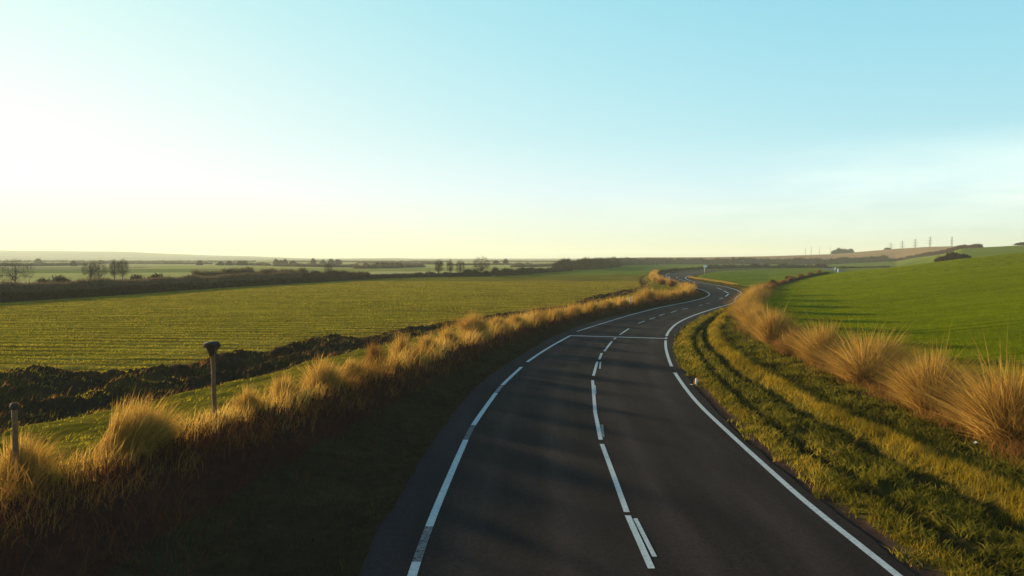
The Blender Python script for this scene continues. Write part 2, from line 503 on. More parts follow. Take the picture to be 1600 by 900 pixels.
# ------------------------------------------------------------------ terrain
TPX = np.array([-1500, 0, 200, 400, 600, 800, 900, 950, 1000, 1100, 1200, 1300, 1400, 1450, 1500, 1600, 1900, 3000], float)
TD = np.array([0, 20, 40, 60, 100, 140, 170, 220, 300, 400, 550, 800, 1000, 1500, 2500, 3600, 5000, 7500], float)
TZ = np.array([
    # -1500 0 200 400 600 800 900 950 1000 1100 1200 1300 1400 1450 1500 1600 1900 3000
    [0, 0, 0, 0, 0, 0, 0, 0, 0, 0, 0, 0, 0, 0, 0, 0, 0, 0],
    [0, 0, 0, 0, 0, 0, 0, 0, 0, 0, 0, 0, 0, 0, 0, 0, .2, 1],
    [0, 0, 0, 0, 0, 0, 0, 0, 0, 0, 0, 0, 0, 0, .1, .3, .9, 2],
    [0, 0, 0, 0, 0, 0, 0, 0, 0, 0, 0, 0, .3, .5, .8, 1.4, 2.5, 4],
    [0, 0, 0, 0, 0, 0, 0, 0, 0, 0, 0, .6, 1.7, 2.2, 2.7, 3.6, 6, 8],
    [0, 0, 0, 0, 0, 0, 0, 0, 0, 0, .1, 1.4, 2.85, 3.75, 4.7, 6.0, 9, 10],
    [0, 0, 0, 0, 0, 0, 0, 0, 0, 0, .1, 1.3, 2.8, 3.8, 4.8, 6.3, 10, 11],
    [0, 0, 0, 0, 0, 0, 0, 0, 0, 0, 0, .5, 1.8, 2.9, 4.2, 6.3, 10, 11],
    [0, 0, 0, 0, 0, 0, 0, 0, 0, 0, 0, 0, .9, 2.6, 6.0, 8.5, 11, 11],
    [0, 0, 0, 0, 0, 0, 0, 0, 0, 0, 0, 0, .4, 4.5, 10.3, 12.3, 14, 12],
    [0, 0, 0, 0, 0, 0, 0, 0, 0, 0, 0, 0, 2.5, 7.5, 11, 11.5, 14, 12],
    [0, 0, 0, 0, 0, 0, 0, 4, 5.6, 5.8, 7, 9.3, 15.4, 17.6, 18.4, 15, 14, 12],
    [0, 0, 0, 0, 0, 0, 0, 2, 4, 5, 6, 8, 14, 16, 17, 14, 12, 12],
    [0, 0, 0, 0, 0, 0, 0, 0, 1, 2, 4, 7, 12, 14, 14, 12, 10, 10],
    [0, 0, 0, 0, 0, 0, 0, 0, 0, 0, 4, 6, 8, 10, 10, 10, 10, 10],
    [36, 36, 35, 20, 4, 2, 2, 2, 2, 2, 2, 5, 5, 5, 5, 5, 5, 5],
    [38, 38, 36, 18, 8, 4, 7, 5, 5, 5, 5, 5, 5, 5, 5, 5, 5, 5],
    [0, 0, 0, 0, 0, 0, 0, 0, 0, 0, 0, 0, 0, 0, 0, 0, 0, 0]], float)
HILLX = np.array([-1500, -400, 0, 100, 200, 260, 330, 400, 470, 520, 560, 620, 660, 720, 790, 830, 880, 930, 1000, 1600], float)
HILLY = np.array([388, 389.5, 391.5, 392.3, 393.4, 396.4, 399, 400.5, 403.4, 404.4, 403.6, 403.2, 404.6, 405.2, 405, 404.2, 403.8, 404.5, 405, 405], float)


def table_z(x, y):
    d = np.maximum(y, 0)
    px = np.where(y > 1, 800 + FPX * x / np.maximum(y, 1), np.where(x > 0, 3000, -1500))
    px = np.clip(px, -1500, 3000)

    def coord(v, t):
        k = np.clip(np.searchsorted(t, v) - 1, 0, len(t) - 2)
        f = np.clip((v - t[k]) / (t[k + 1] - t[k]), 0, 1)
        return k, f
    i, fi = coord(d, TD); j, fj = coord(px, TPX)
    Zt = TZ.copy(); Zt[15:17, :7] = 0
    # monotone-smooth in distance, linear across
    fi = fi * fi * (3 - 2 * fi) * .6 + fi * .4
    z = (Zt[i, j] * (1 - fj) + Zt[i, j + 1] * fj) * (1 - fi) + (Zt[i + 1, j] * (1 - fj) + Zt[i + 1, j + 1] * fj) * fi
    hy = np.interp(px, HILLX, HILLY)
    hz = CAMH + (HOR - hy) / FPX * 3900
    bump = sst(2300, 3900, d) * (1 - sst(4200, 6800, d))
    return z + np.maximum(hz, 0) * bump


def terrain(x, y, want_zone=False):
    P = np.stack([x, y], 1)
    n = len(x)
    near = y < 430
    dLE = np.full(n, 1e3); dRE = np.full(n, -1e3); dR = np.full(n, 1e3); d1 = np.full(n, 1e3); d2 = np.full(n, 1e3); dC = np.full(n, -1e3)
    Q = P[near]
    dLE[near] = sdist(Q, LE); dRE[near] = sdist(Q, RE); dC[near] = sdist(Q, CL)
    lf = near & (y < 240) & (y > -60)
    dR[lf] = sdist(P[lf], RIDGE); d1[lf] = sdist(P[lf], S1); d2[lf] = sdist(P[lf], S2)
    z = table_z(x, y)
    inroad = near & (dLE < 0) & (dRE > 0)
    left = near & (dLE >= 0) & (dRE > 0)
    right = near & (dRE <= 0)
    # ---- left: verge, bank, ridge, strip, soil, field
    zr = np.interp(y, [0, 20, 27, 39, 48, 55, 200], [.85, .85, .74, .56, .45, .34, .3])
    lv = left & lf & (dR < 0)
    ls = left & lf & (dR >= 0)
    strip = ls & (d1 < 0)
    soil = ls & (d1 >= 0) & (d2 < 0)
    field = left & ~lv & ~strip & ~soil
    rv = right & (dC > 0)
    rf = right & ~rv

    def nz(mask, sx, sy, oc, seed):
        return mnoise(mask, lambda m: fbm(x[m] * sx, y[m] * sy, oc, seed), x)
    u = np.where(lv, dLE / (dLE - dR + 1e-6), 0)
    zl = zr * sst(.25, 1.0, u) - .12 * np.exp(-((u - .2) / .12) ** 2)
    zl = zl + .12 * (nz(lv, 1.3, 1.3, 3, 5) - .5) * sst(0.05, .4, u)
    z = np.where(lv, z + zl, z)
    w1 = np.clip(dR / (dR - d1 + 1e-6), 0, 1)
    zs = zr + (np.minimum(zr, .45) - zr) * w1 + .22 * (nz(strip, .9, .9, 4, 8) - .5) * sst(0, .4, w1)
    z = np.where(strip, z + zs, z)
    v = np.where(soil, d1 / (d1 - d2 + 1e-6), 0)
    W = np.where(soil, d1 - d2, 1)
    lump = nz(soil, .45, .6, 5, 11)
    fine = nz(soil, 1.9, 1.9, 5, 21)
    clod = nz(soil, 6.0, 6.0, 3, 23)
    hh = np.minimum(1, W / 6.5) ** 1.4
    vv = v + .22 * (nz(soil, .3, .3, 3, 27) - .5)
    crest = np.exp(-((vv - .82) / .15) ** 2) * (-.16 + .78 * lump)
    crest2 = np.exp(-((vv - .42) / .11) ** 2) * (-.12 + .85 * nz(soil, .4, .6, 4, 31))
    ditch = -.45 * np.exp(-((vv - .60) / .12) ** 2) - .35 * np.exp(-((vv - .2) / .14) ** 2)
    base = np.minimum(zr, .45) * (1 - sst(0, .5, v))
    ed = sst(0, .08, v) * (1 - sst(.93, 1, v))
    zo = base + hh * (crest + crest2 + ditch) * (1 - sst(.94, 1, v)) + hh * ed * (.62 * (fine - .5) + .22 * (np.abs(clod - .5) * 2 - .3))
    z = np.where(soil, z + zo, z)
    nf = field & lf & (y < 130)
    z = np.where(nf, z + .12 * (nz(nf, .7, 1.5, 4, 41) - .5) * (1 - sst(0, 14, np.abs(d2))), z)
    # ---- right verge and field
    t = np.where(rv, -dRE, 0)
    tr = np.interp(y, [0, 16, 22, 33, 46, 60, 75], [3.5, 3.4, 3.1, 2.6, 2.3, 1.9, 1.1])
    tr = tr + .5 * (nz(rv, .5, .5, 3, 3) - .5)
    w = np.interp(y, [0, 45, 60, 80], [1, 1, .6, .2])
    zv = .12 * sst(.2, .8, t) - .22 * w * np.exp(-((t - 1.2) / .17) ** 2) - .28 * w * np.exp(-((t - tr + .58) / .21) ** 2) \
        + .20 * w * np.exp(-((t - tr) / .32) ** 2) + .13 * sst(tr, tr + 2, t) + .26 * (nz(rv, 1.6, 1.6, 4, 51) - .5) * sst(.4, 1.2, t)
    z = np.where(rv, z + zv, z)
    z = np.where(rf, z + .22 * (1 - sst(0, 3, -dC)) * (y < 110), z)
    # ---- under the road
    edge = np.minimum(np.where(inroad, np.minimum(-dLE, dRE), 0), .3) / .3
    z = np.where(inroad, z - .07 * sst(0, 1, edge), z)
    if not want_zone:
        return z
    return z, dict(inroad=inroad, lv=lv, u=u, strip=strip, w1=w1, soil=soil, v=v, field=field, rv=rv, t=t, tr=tr, rf=rf, dC=dC, d2=d2, dR=dR, dLE=dLE, dRE=dRE)


def tz(x, y):
    return float(terrain(np.array([x], float), np.array([y], float))[0])


FIELD_PAL = np.array([(.24, .22, .06), (.34, .30, .09), (.20, .20, .05), (.40, .34, .14), (.26, .20, .09), (.17, .18, .05), (.36, .32, .10), (.42, .34, .16)])


def build_ground():
    azf = np.linspace(-48, 48, 860)
    azc1 = np.linspace(-180, -48, 40)[:-1]
    azc2 = np.linspace(48, 180, 40)[1:-1]
    az = np.radians(np.concatenate([azc1, azf, azc2]))
    r = [1.0, 2.5, 4, 5.5, 7, 8.2, 9]
    while r[-1] < 130: r.append(r[-1] * 1.0048)
    while r[-1] < 7400: r.append(r[-1] * 1.014)
    r = np.array(r)
    A, Rr = np.meshgrid(az, r)
    x = (np.sin(A) * Rr).ravel(); y = (np.cos(A) * Rr).ravel()
    z, q = terrain(x, y, True)
    n = len(x)
    # which sheet each point belongs to
    dH = np.where((y > -80), sdist(np.stack([x, y], 1), HL), 1)
    beyond = (dH > 0)
    px = np.where(y > 1, 800 + FPX * x / np.maximum(y, 1), np.where(x > 0, 3000, -1500))
    ZN = ['verge', 'bank', 'strip', 'soil', 'field_near', 'verge_right', 'field_right', 'field_mid', 'plain', 'hills', 'stubble_hill']
    zone = np.full(n, 7)
    zone[q['field'] & (y < 204)] = 4
    zone[q['field'] & (y >= 204)] = 7
    zone[q['rf'] & (y < 215)] = 6
    crest_beyond = q['rf'] & (y > np.interp(px, [1100, 1200, 1300, 1400, 1500, 1600], [100, 112, 165, 215, 215, 215]))
    zone[crest_beyond] = 7
    zone[q['rf'] & (px < 1195) & (y > 108)] = 7
    zone[beyond & (px < 945)] = 8
    zone[beyond & (px >= 945)] = 10
    zone[(y > 2300)] = 9
    zone[(y > 1100) & (y <= 2300)] = 8
    zone[y < -60] = 7
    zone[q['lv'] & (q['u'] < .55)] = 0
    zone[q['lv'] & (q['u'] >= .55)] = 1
    zone[q['strip']] = 2
    zone[q['soil']] = 3
    zone[q['rv'] & ((y < 92) | (q['t'] < 2.2))] = 5
    zone[q['rv'] & (y >= 92) & (q['t'] >= 2.2)] = 7
    zone[q['inroad']] = 5
    # soil and crop colours
    c = np.zeros((n, 3))
    rows = np.zeros(n)

    def mixc(a, b, f):
        return np.array(a)[None] * (1 - f[:, None]) + np.array(b)[None] * f[:, None]
    nb = fbm(x * .12, y * .12, 4, 61); nm = fbm(x * .8, y * .8, 4, 71)
    c[:] = (.045, .05, .012)
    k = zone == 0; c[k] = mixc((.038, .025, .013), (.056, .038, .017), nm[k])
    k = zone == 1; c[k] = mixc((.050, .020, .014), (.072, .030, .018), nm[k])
    k = zone == 2; c[k] = mixc((.10, .08, .009), (.20, .155, .016), nm[k])
    k = zone == 3
    c[k] = mixc((.028, .016, .010), (.058, .034, .018), nm[k])
    gr = sst(.46, .62, fbm(x[k] * .5, y[k] * .8, 3, 77)) * sst(0.0, .25, q['v'][k])
    c[k] = c[k] * (1 - .5 * gr[:, None]) + np.array((.085, .055, .016)) * (.5 * gr[:, None])
    # left field: olive winter crop, thinner and browner towards the road bend
    k = zone == 4
    brown = np.clip(sst(-20, 40, x) * .75 + (nb - .5) * .9, 0, 1)
    brown = np.maximum(brown, .8 * (1 - sst(0, 7, q['d2'] + 3 * (nm - .5))))
    c[k] = mixc((.235, .195, .018), (.24, .16, .032), brown[k])
    st = .5 + .5 * np.sin(2 * math.pi * ((y[k] + x[k] * .05) / 1.5 + 1.2 * fbm(x[k] * .05, y[k] * .12, 2, 93)))
    c[k] *= (.62 + .5 * st * (.5 + fbm(x[k] * .12, y[k] * .9, 2, 95)))[:, None]; rows[k] = 1.5
    k = zone == 5
    c[k] = mixc((.042, .030, .008), (.072, .058, .011), nm[k])
    yb = np.exp(-((q['t'] - q['tr']) / .35) ** 2) + np.exp(-((q['t'] - .6) / .35) ** 2) * .8
    c[k] = c[k] * (1 - .6 * np.clip(yb, 0, 1)[k][:, None]) + np.array((.13, .098, .010)) * (.6 * np.clip(yb, 0, 1)[k][:, None])
    rut = np.clip(np.exp(-((q['t'] - 1.2) / .18) ** 2) + np.exp(-((q['t'] - q['tr'] + .62) / .22) ** 2), 0, 1)
    c[k] = c[k] * (1 - .7 * rut[k][:, None]) + np.array((.02, .014, .009)) * (.7 * rut[k][:, None])
    gravel = (1 - sst(.25, .5, q['t'])) * (y < 30)
    c[k] = c[k] * (1 - gravel[k][:, None]) + np.array((.055, .034, .026)) * gravel[k][:, None]
    bare = sst(-1.6, -.3, -q['dC']) * (y < 110)
    c[k] = c[k] * (1 - .7 * bare[k][:, None]) + np.array((.065, .034, .013)) * (.7 * bare[k][:, None])
    k = zone == 6; c[k] = mixc((.135, .165, .0005), (.18, .195, .0008), nb[k])
    tram = np.abs(((y[k] - .16 * x[k]) / 12.0) % 1 - .5)
    c[k] *= (1 - .45 * (np.abs(tram - .06) < .018))[:, None]; rows[k] = .45
    k = zone == 7; c[k] = mixc((.105, .145, .012), (.145, .175, .018), nb[k]); rows[k] = .3
    # the plain: a patchwork of fields
    k = zone == 8
    gx = x * .92 + y * .18 + 60 * fbm(x * .004, y * .004, 2, 91); gy = y - x * .25
    ci = np.floor(gx / 170 + .37 * np.floor(gy / 90)).astype(int); cj = np.floor(gy / 90).astype(int)
    hsh = ((ci * 73856093) ^ (cj * 19349663)) % 8
    c[k] = FIELD_PAL[hsh[k]] * 1.2
    k = zone == 9
    hsh2 = ((np.floor(gx / 420).astype(int) * 73856093) ^ (np.floor(gy / 300).astype(int) * 19349663)) % 8
    c[k] = FIELD_PAL[hsh2[k]] * .35
    k = zone == 10; c[k] = mixc((.31, .165, .075), (.38, .22, .10), nb[k]); rows[k] = .4
    nr, na = len(r), len(az)
    I = np.arange(nr * na).reshape(nr, na)
    a = I[:-1]; b = I[1:]
    a2 = np.roll(a, -1, 1); b2 = np.roll(b, -1, 1)
    quads = np.stack([a, b, b2, a2], -1).reshape(-1, 4)
    quads = quads[:, ::-1].copy()
    # normals of the whole sheet, so that the pieces join without a seam
    V = np.stack([x, y, z], 1)
    e1 = V[quads[:, 2]] - V[quads[:, 0]]; e2 = V[quads[:, 3]] - V[quads[:, 1]]
    fn = np.cross(e1, e2)
    if fn[:, 2].mean() < 0:
        quads = quads[:, ::-1].copy(); fn = -fn
    vn = np.zeros_like(V)
    for kk in range(4):
        for ax in range(3):
            vn[:, ax] += np.bincount(quads[:, kk], fn[:, ax], n)
    vn /= np.linalg.norm(vn, axis=1)[:, None] + 1e-12
    fz = np.maximum(zone[quads[:, 0]], zone[quads[:, 2]])
    names = {0: 'verge', 1: 'bank', 2: 'grass_strip', 3: 'soil', 4: 'field', 5: 'verge', 6: 'field', 7: 'field', 8: 'plain', 9: 'hills', 10: 'hill'}
    labels = {0: 'shaded green verge along the left road edge', 1: 'dark bank rising to the grassy ridge on the left',
              2: 'sunlit green strip between ridge grass and dark soil', 3: 'dark turned soil heaps at the edge of the left field',
              4: 'olive sown field spreading to the left hedge', 5: 'rutted green and yellow verge right of the road',
              6: 'bright green field sloping up on the right', 7: 'green fields around the far bends of the road',
              8: 'hazy patchwork plain beyond the left hedge', 9: 'pale far hills along the horizon', 10: 'brown stubble hill below the pylons'}
    for zi in names:
        f = quads[fz == zi]
        if not len(f):
            continue
        used, inv = np.unique(f, return_inverse=True)
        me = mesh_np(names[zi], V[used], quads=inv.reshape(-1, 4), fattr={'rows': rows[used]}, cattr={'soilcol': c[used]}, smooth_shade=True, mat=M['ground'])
        me.normals_split_custom_set_from_vertices(vn[used].tolist())
        tag(link(names[zi], me), labels[zi], kind='structure')


build_ground()

# ------------------------------------------------------------------ road and its markings


def strip_mesh(name, Lp, Rp, z0, cols, nlat=1, mat=None, colfun=None, fattr=None):
    n = len(Lp)
    t = np.linspace(0, 1, nlat + 1)
    V = Lp[:, None, :2] * (1 - t)[None, :, None] + Rp[:, None, :2] * t[None, :, None]
    zz = np.full(V.shape[:2] + (1,), z0)
    V = np.concatenate([V, zz], 2).reshape(-1, 3)
    V[:, 2] += table_z(V[:, 0], V[:, 1])
    I = np.arange(n * (nlat + 1)).reshape(n, nlat + 1)
    q = np.stack([I[:-1, :-1], I[:-1, 1:], I[1:, 1:], I[1:, :-1]], -1).reshape(-1, 4)
    lat = np.tile(t, n)
    return V, q, lat


def pair(L0, R0, n):
    """points of L0 each with its nearest-by-progress partner on R0"""
    a = resample(L0, n); b = resample(R0, n * 4)
    sb = 0; out = []
    for i in range(n):
        lo = max(0, sb - 2); hi = min(len(b), sb + 60)
        k = lo + int(((b[lo:hi] - a[i]) ** 2).sum(1).argmin())
        sb = max(sb, k); out.append(b[sb])
    return a, np.array(out)


ln, rn = pair(CLINE, LE, 700)[1], pair(CLINE, RE, 700)[1]
ln[0] = LE[0]; rn[0] = RE[0]
Vr, Qr, lat = strip_mesh('road', ln, rn, 0.02, None, 24)
jag = 0.2 * (fbm(Vr[:, 0] * 2.2, Vr[:, 1] * 2.2, 3, 5) - .5)
eL = (lat < 1e-6); eR = (lat > 1 - 1e-6)
Vr[eL, 0] += jag[eL]; Vr[eR, 0] += jag[eR]
# skirts at the two edges of the asphalt
nL = 25
iL = np.arange(0, len(Vr), nL); iR = iL + nL - 1
sk = np.vstack([Vr[iL] - [.12, 0, .14], Vr[iR] + [.12, 0, -.14]])
b0 = len(Vr); m_ = len(iL)
ql = np.stack([iL[:-1], iL[1:], b0 + np.arange(1, m_), b0 + np.arange(m_ - 1)], 1)
qr = np.stack([iR[1:], iR[:-1], b0 + m_ + np.arange(m_ - 1), b0 + m_ + np.arange(1, m_)], 1)
# worn wheel tracks a little paler and warmer, shoulder a little bluer
wt = sum(np.exp(-((lat - c_) / .035) ** 2) for c_ in (.20, .38, .62, .84))
rc = np.array((.0270, .0198, .0182))[None] * (1 + .5 * wt[:, None] * np.array((1.1, 1, .9)))
sh = (1 - sst(.06, .11, lat))
rc = rc * (1 - sh[:, None]) + np.array((.031, .0245, .0255)) * sh[:, None]
Vall = np.vstack([Vr, sk])
call = np.vstack([rc, np.tile((.02, .018, .018), (len(sk), 1))])
me = mesh_np('road', Vall, quads=np.vstack([Qr, ql, qr]), cattr={'soilcol': call}, mat=M['asphalt'], smooth_shade=False)
tag(link('road', me), 'dark asphalt road winding away in an s-bend', kind='structure')

PV, PQ, PW = [], [], []


def paint(pts, width, wear=0.0, z=.026):
    p = np.array(pts, float)
    n = max(3, int(arclen(p)[-1] / .4))
    p = resample(p, n)
    tg = np.gradient(p, axis=0); tg /= np.linalg.norm(tg, axis=1)[:, None] + 1e-9
    nr = np.stack([-tg[:, 1], tg[:, 0]], 1)
    base = sum(len(v) for v in PV)
    w = width * .5
    a = p + nr * w; b = p - nr * w
    V = np.zeros((2 * n, 3)); V[0::2, :2] = a; V[1::2, :2] = b
    V[:, 2] = z + table_z(V[:, 0], V[:, 1])
    i = np.arange(n - 1) * 2 + base
    PV.append(V); PQ.append(np.stack([i + 1, i + 3, i + 2, i], 1)); PW.append(np.full(2 * n, wear))


def pxl(l):
    return [gp(*p) for p in l]


WL = smooth([(-1.55, -60), (-1.57, 4)] + pxl([(644, 899), (668, 831), (697, 760), (727, 691), (738, 668), (774.5, 616.5), (784, 604), (815, 575), (822, 568), (856, 545), (891, 525.5)]), 2)
s_ = arclen(WL)


def sub(P, y0, y1):
    """piece of a line between two distances from the camera"""
    k = np.arange(len(P))
    k0 = np.interp(y0, P[:, 1], k); k1 = np.interp(y1, P[:, 1], k)
    t = np.linspace(k0, k1, max(4, int(abs(k1 - k0) * 3)))
    return np.stack([np.interp(t, k, P[:, 0]), np.interp(t, k, P[:, 1])], 1)


def Y(py):
    return CAMH * FPX / (py - HOR)


for y0, y1, wr in [(-20, 6, 0), (Y(960), Y(888), 0), (Y(887), Y(832), .72), (Y(831), Y(691), 0), (Y(690), Y(669), .78), (Y(668), Y(616), 0), (Y(615), Y(605), .6),
                   (Y(604), Y(575), 0), (Y(567), Y(525.5), 0)]:
    paint(sub(WL, y0, y1), .15, wr)
paint(smooth(pxl([(890, 525.3), (965, 527.6), (1044, 530)]), 1), .30, .18, .0295)
WL2 = smooth(pxl([(902, 518.7), (957, 501), (1006, 487), (1040, 479), (1080, 471.5), (1102, 465.6), (1110.5, 460.5), (1105, 455.5), (1090, 450.8)]) + [(31.8, 128), (34.4, 147), (37.2, 166), (44, 203), (53, 236)], 3)
k_ = arclen(WL2)
paint(resample(WL2, 200)[:80], .14, .12)
paint(resample(WL2, 200)[80:], .16, .05)
WR = smooth([(6.6, -60), (6.15, 4)] + pxl([(1399, 898), (1268, 794), (1200, 733), (1143, 681), (1098, 639), (1075, 612), (1055, 583), (1049, 570), (1044, 556), (1041, 543), (1041, 531), (1043, 524), (1046, 518), (1057, 506),
                         (1083, 493.5), (1120, 481.5), (1150, 473.2)]) + [(27.9, 88), (32.3, 98.5), (34.7, 108), (36.2, 117), (37.4, 129), (37.9, 141), (38.6, 151), (41, 166), (45, 183), (50.3, 199), (61, 229)], 2)
for y0, y1, wr in [(-20, Y(584), .02), (Y(574), Y(533), .02), (Y(531), Y(527.5), .5), (Y(526), 82, .05), (84, 200, .1)]:
    paint(sub(WR, y0, y1), .14 if y0 < 44 else .17, wr)
CP = [([(1022, 899), (983.5, 813)], 0), ([(982, 807.5), (962, 752), (942, 698)], 0), ([(940, 691), (931, 647), (926.7, 596)], 0),
      ([(928, 589), (934, 566.7)], .05), ([(937, 563), (941, 553)], .1), ([(945, 550), (957, 534)], .05), ([(960, 531), (963, 528.7)], .1), ([(969, 524), (983.5, 514)], 0),
      ([(997.5, 506), (1007.5, 502.5)], .1), ([(1016, 499.4), (1024, 496.6)], .1), ([(1031, 493.7), (1039, 491)], .1), ([(1049, 488.7), (1058, 486)], .15),
      ([(1066, 484), (1076, 482)], .2), ([(1093, 478), (1098, 476.5)], .2), ([(1104, 474.7), (1109, 473.7)], .3), ([(1125, 467.5), (1130, 465.6)], .2),
      ([(1134, 463.5), (1139, 459.5)], .1), ([(1138.6, 458.4), (1131, 454.6)], .05), ([(1129, 453), (1120, 450)], .3), ([(1074, 440), (1060, 436)], .1), ([(1058, 434.5), (1057, 432.5)], .1)]
for pts, wr in CP:
    far = pts[0][1] < 470
    paint(pxl(pts), .115 if not far else .2, wr)
paint([(2.24 - .02, -6), (2.24, 5), (2.25, 10.4)], .14, 0)
for pts, wr in [([(1026.7, 880), (995.6, 818)], .05), ([(931, 618), (930, 604)], .25), ([(938, 577.8), (939, 567)], .25), ([(944, 687), (941.5, 667)], .7)]:
    paint(pxl(pts), .08, wr, .0275)
me = mesh_np('road_markings', np.vstack(PV), quads=np.vstack(PQ), fattr={'wear': np.concatenate(PW)}, mat=M['paint'])
tag(link('road_markings', me), 'white edge lines, centre dashes and cross line painted on asphalt', kind='structure')

# short lane seen over the crest of the right field
lc = smooth([at(1322, 186), at(1317, 210), at(1309, 250), at(1296, 300), at(1270, 372)], 2)
lc = resample(lc, 40)
tg = np.gradient(lc, axis=0); tg /= np.linalg.norm(tg, axis=1)[:, None]
nn = np.stack([-tg[:, 1], tg[:, 0]], 1)
V = np.vstack([np.c_[lc + nn * 2.2, np.zeros(40)], np.c_[lc - nn * 2.2, np.zeros(40)]])
V[:, 2] = terrain(V[:, 0], V[:, 1]) + .06
i = np.arange(39)
me = mesh_np('lane', V, quads=np.stack([i, i + 1, i + 41, i + 40], 1)[:, ::-1], cattr={'soilcol': np.tile((.09, .09, .095), (80, 1))}, mat=M['asphalt'])
tag(link('lane', me), 'grey lane just showing over the crest of the green field', kind='structure')

# ------------------------------------------------------------------ blades: grass, crops, stems


def blades(base, h, w, lean_dir, lean, tint, segs=2, curl=None):
    """ribbon blades; base (n,3), h and w (n,), lean_dir (n,2) unit, lean = horizontal reach / height"""
    n = len(base)
    yaw = rng.uniform(0, math.pi, n)
    wx = np.stack([np.cos(yaw), np.sin(yaw)], 1)
    K = 2 * segs + 1
    V = np.zeros((n, K, 3))
    c = curl if curl is not None else 1.8
    for s in range(segs):
        f = s / segs
        off = lean_dir * (lean * h * f ** c)[:, None]
        ww = (w * (1 - .55 * f))[:, None] * wx * .5
        for sg, kk in ((-1, 2 * s), (1, 2 * s + 1)):
            V[:, kk, :2] = base[:, :2] + off + sg * ww
            V[:, kk, 2] = base[:, 2] + h * (f - .12 * np.minimum(lean, 1.6) * f * f)
    V[:, K - 1, :2] = base[:, :2] + lean_dir * (lean * h)[:, None]
    V[:, K - 1, 2] = base[:, 2] + h * (1 - .12 * np.minimum(lean, 1.6))
    o = (np.arange(n) * K)[:, None]
    quads = np.concatenate([o + np.array([2 * s, 2 * s + 1, 2 * s + 3, 2 * s + 2]) for s in range(segs - 1)], 0) if segs > 1 else np.zeros((0, 4), int)
    tris = o + np.array([2 * segs - 2, 2 * segs - 1, 2 * segs])
    return V.reshape(-1, 3), tris, quads, np.repeat(tint, K)


def unit(n, bias=None, k=0.0):
    a = rng.uniform(0, 2 * math.pi, n)
    d = np.stack([np.cos(a), np.sin(a)], 1)
    if bias is not None:
        d = d * (1 - k) + np.array(bias)[None] * k
        d /= np.linalg.norm(d, axis=1)[:, None] + 1e-9
    return d


def scatter(n, x0, x1, y0, y1, dens_pow=0.0):
    """random points inside the view wedge, denser close by"""
    uu = rng.uniform(0, 1, n)
    y = y0 * (y1 / y0) ** uu if dens_pow else y0 + (y1 - y0) * uu
    x = x0 + (x1 - x0) * rng.uniform(0, 1, n)
    return x, y


def wedge(n, y0, y1, px0, px1, power=1.0):
    """points in the view wedge between two pixel columns; density falls with distance ** power"""
    u = rng.uniform(0, 1, n)
    e = 2 - power
    y = (y0 ** e + u * (y1 ** e - y0 ** e)) ** (1 / e) if abs(e) > 1e-6 else y0 * (y1 / y0) ** u
    px = rng.uniform(px0, px1, n)
    return (px - 800) * y / FPX, y


def stuff(name, label, cat, parts, mat):
    Vs, Ts, Qs, Ti = [], [], [], []
    o = 0
    for V, t, q, ti in parts:
        Vs.append(V); Ts.append(t + o); Qs.append(q + o); Ti.append(ti); o += len(V)
    me = mesh_np(name, np.vstack(Vs), tris=np.vstack(Ts), quads=np.vstack(Qs), fattr={'tint': np.concatenate(Ti)}, mat=mat)
    return tag(link(name, me), label, cat, kind='stuff')


def grow(x, y, keep, hmin, hmax, wid, lean=(.2, .9), bias=None, kb=.0, per=1, spread=.06, segs=2, tintn=None, zoff=-.02):
    x = x[keep]; y = y[keep]
    if per > 1:
        x = np.repeat(x, per) + rng.normal(0, spread, len(x) * per); y = np.repeat(y, per) + rng.normal(0, spread, len(y) * per)
    n = len(x)
    z = terrain(x, y) + zoff
    h = rng.uniform(hmin, hmax, n)
    w = wid * (1 + y / 45.0) * rng.uniform(.7, 1.3, n)
    t = np.clip(.5 + (fbm(x * .9, y * .9, 3, 13) - .5) * 1.4 + rng.normal(0, .18, n), 0, 1)
    return blades(np.stack([x, y, z], 1), h, w, unit(n, bias, kb), rng.uniform(*lean, n), t, segs)


WIND = (.95, .3)

# left verge: short dark grass
x, y = wedge(60000, 9, 110, -120, 1120, 1.2)
_, q = terrain(x, y, True)
p0 = grow(x, y, q['lv'] & (q['u'] < .62) & (q['dLE'] > .05), .06, .16, .014, per=2, spread=.05)
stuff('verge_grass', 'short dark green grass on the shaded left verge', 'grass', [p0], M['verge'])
# bank face: dead stems and bramble litter
x, y = wedge(50000, 9, 110, -250, 1120, 1.0)
_, q = terrain(x, y, True)
p0 = grow(x, y, q['lv'] & (q['u'] > .5 + .1 * rng.normal(size=len(x))), .2, .55, .014, (.3, 1.1), per=2, spread=.1)
x, y = wedge(70000, 9, 130, -250, 1130, .8)
_, q = terrain(x, y, True)
p1 = grow(x, y, q['lv'] & (q['u'] > .66 + .12 * rng.normal(size=len(x))) & (q['dR'] > -1.6), .2, .5, .008, (.2, 1.0), WIND, .4, per=5, spread=.14, segs=3)
stuff('bank_growth', 'brown dead grass between the golden ridge and the dark bank', 'grass', [p1], M['straw_red'])
stuff('bank_litter', 'dark dead stems covering the shaded side of the bank', 'dead growth', [p0], M['litter'])
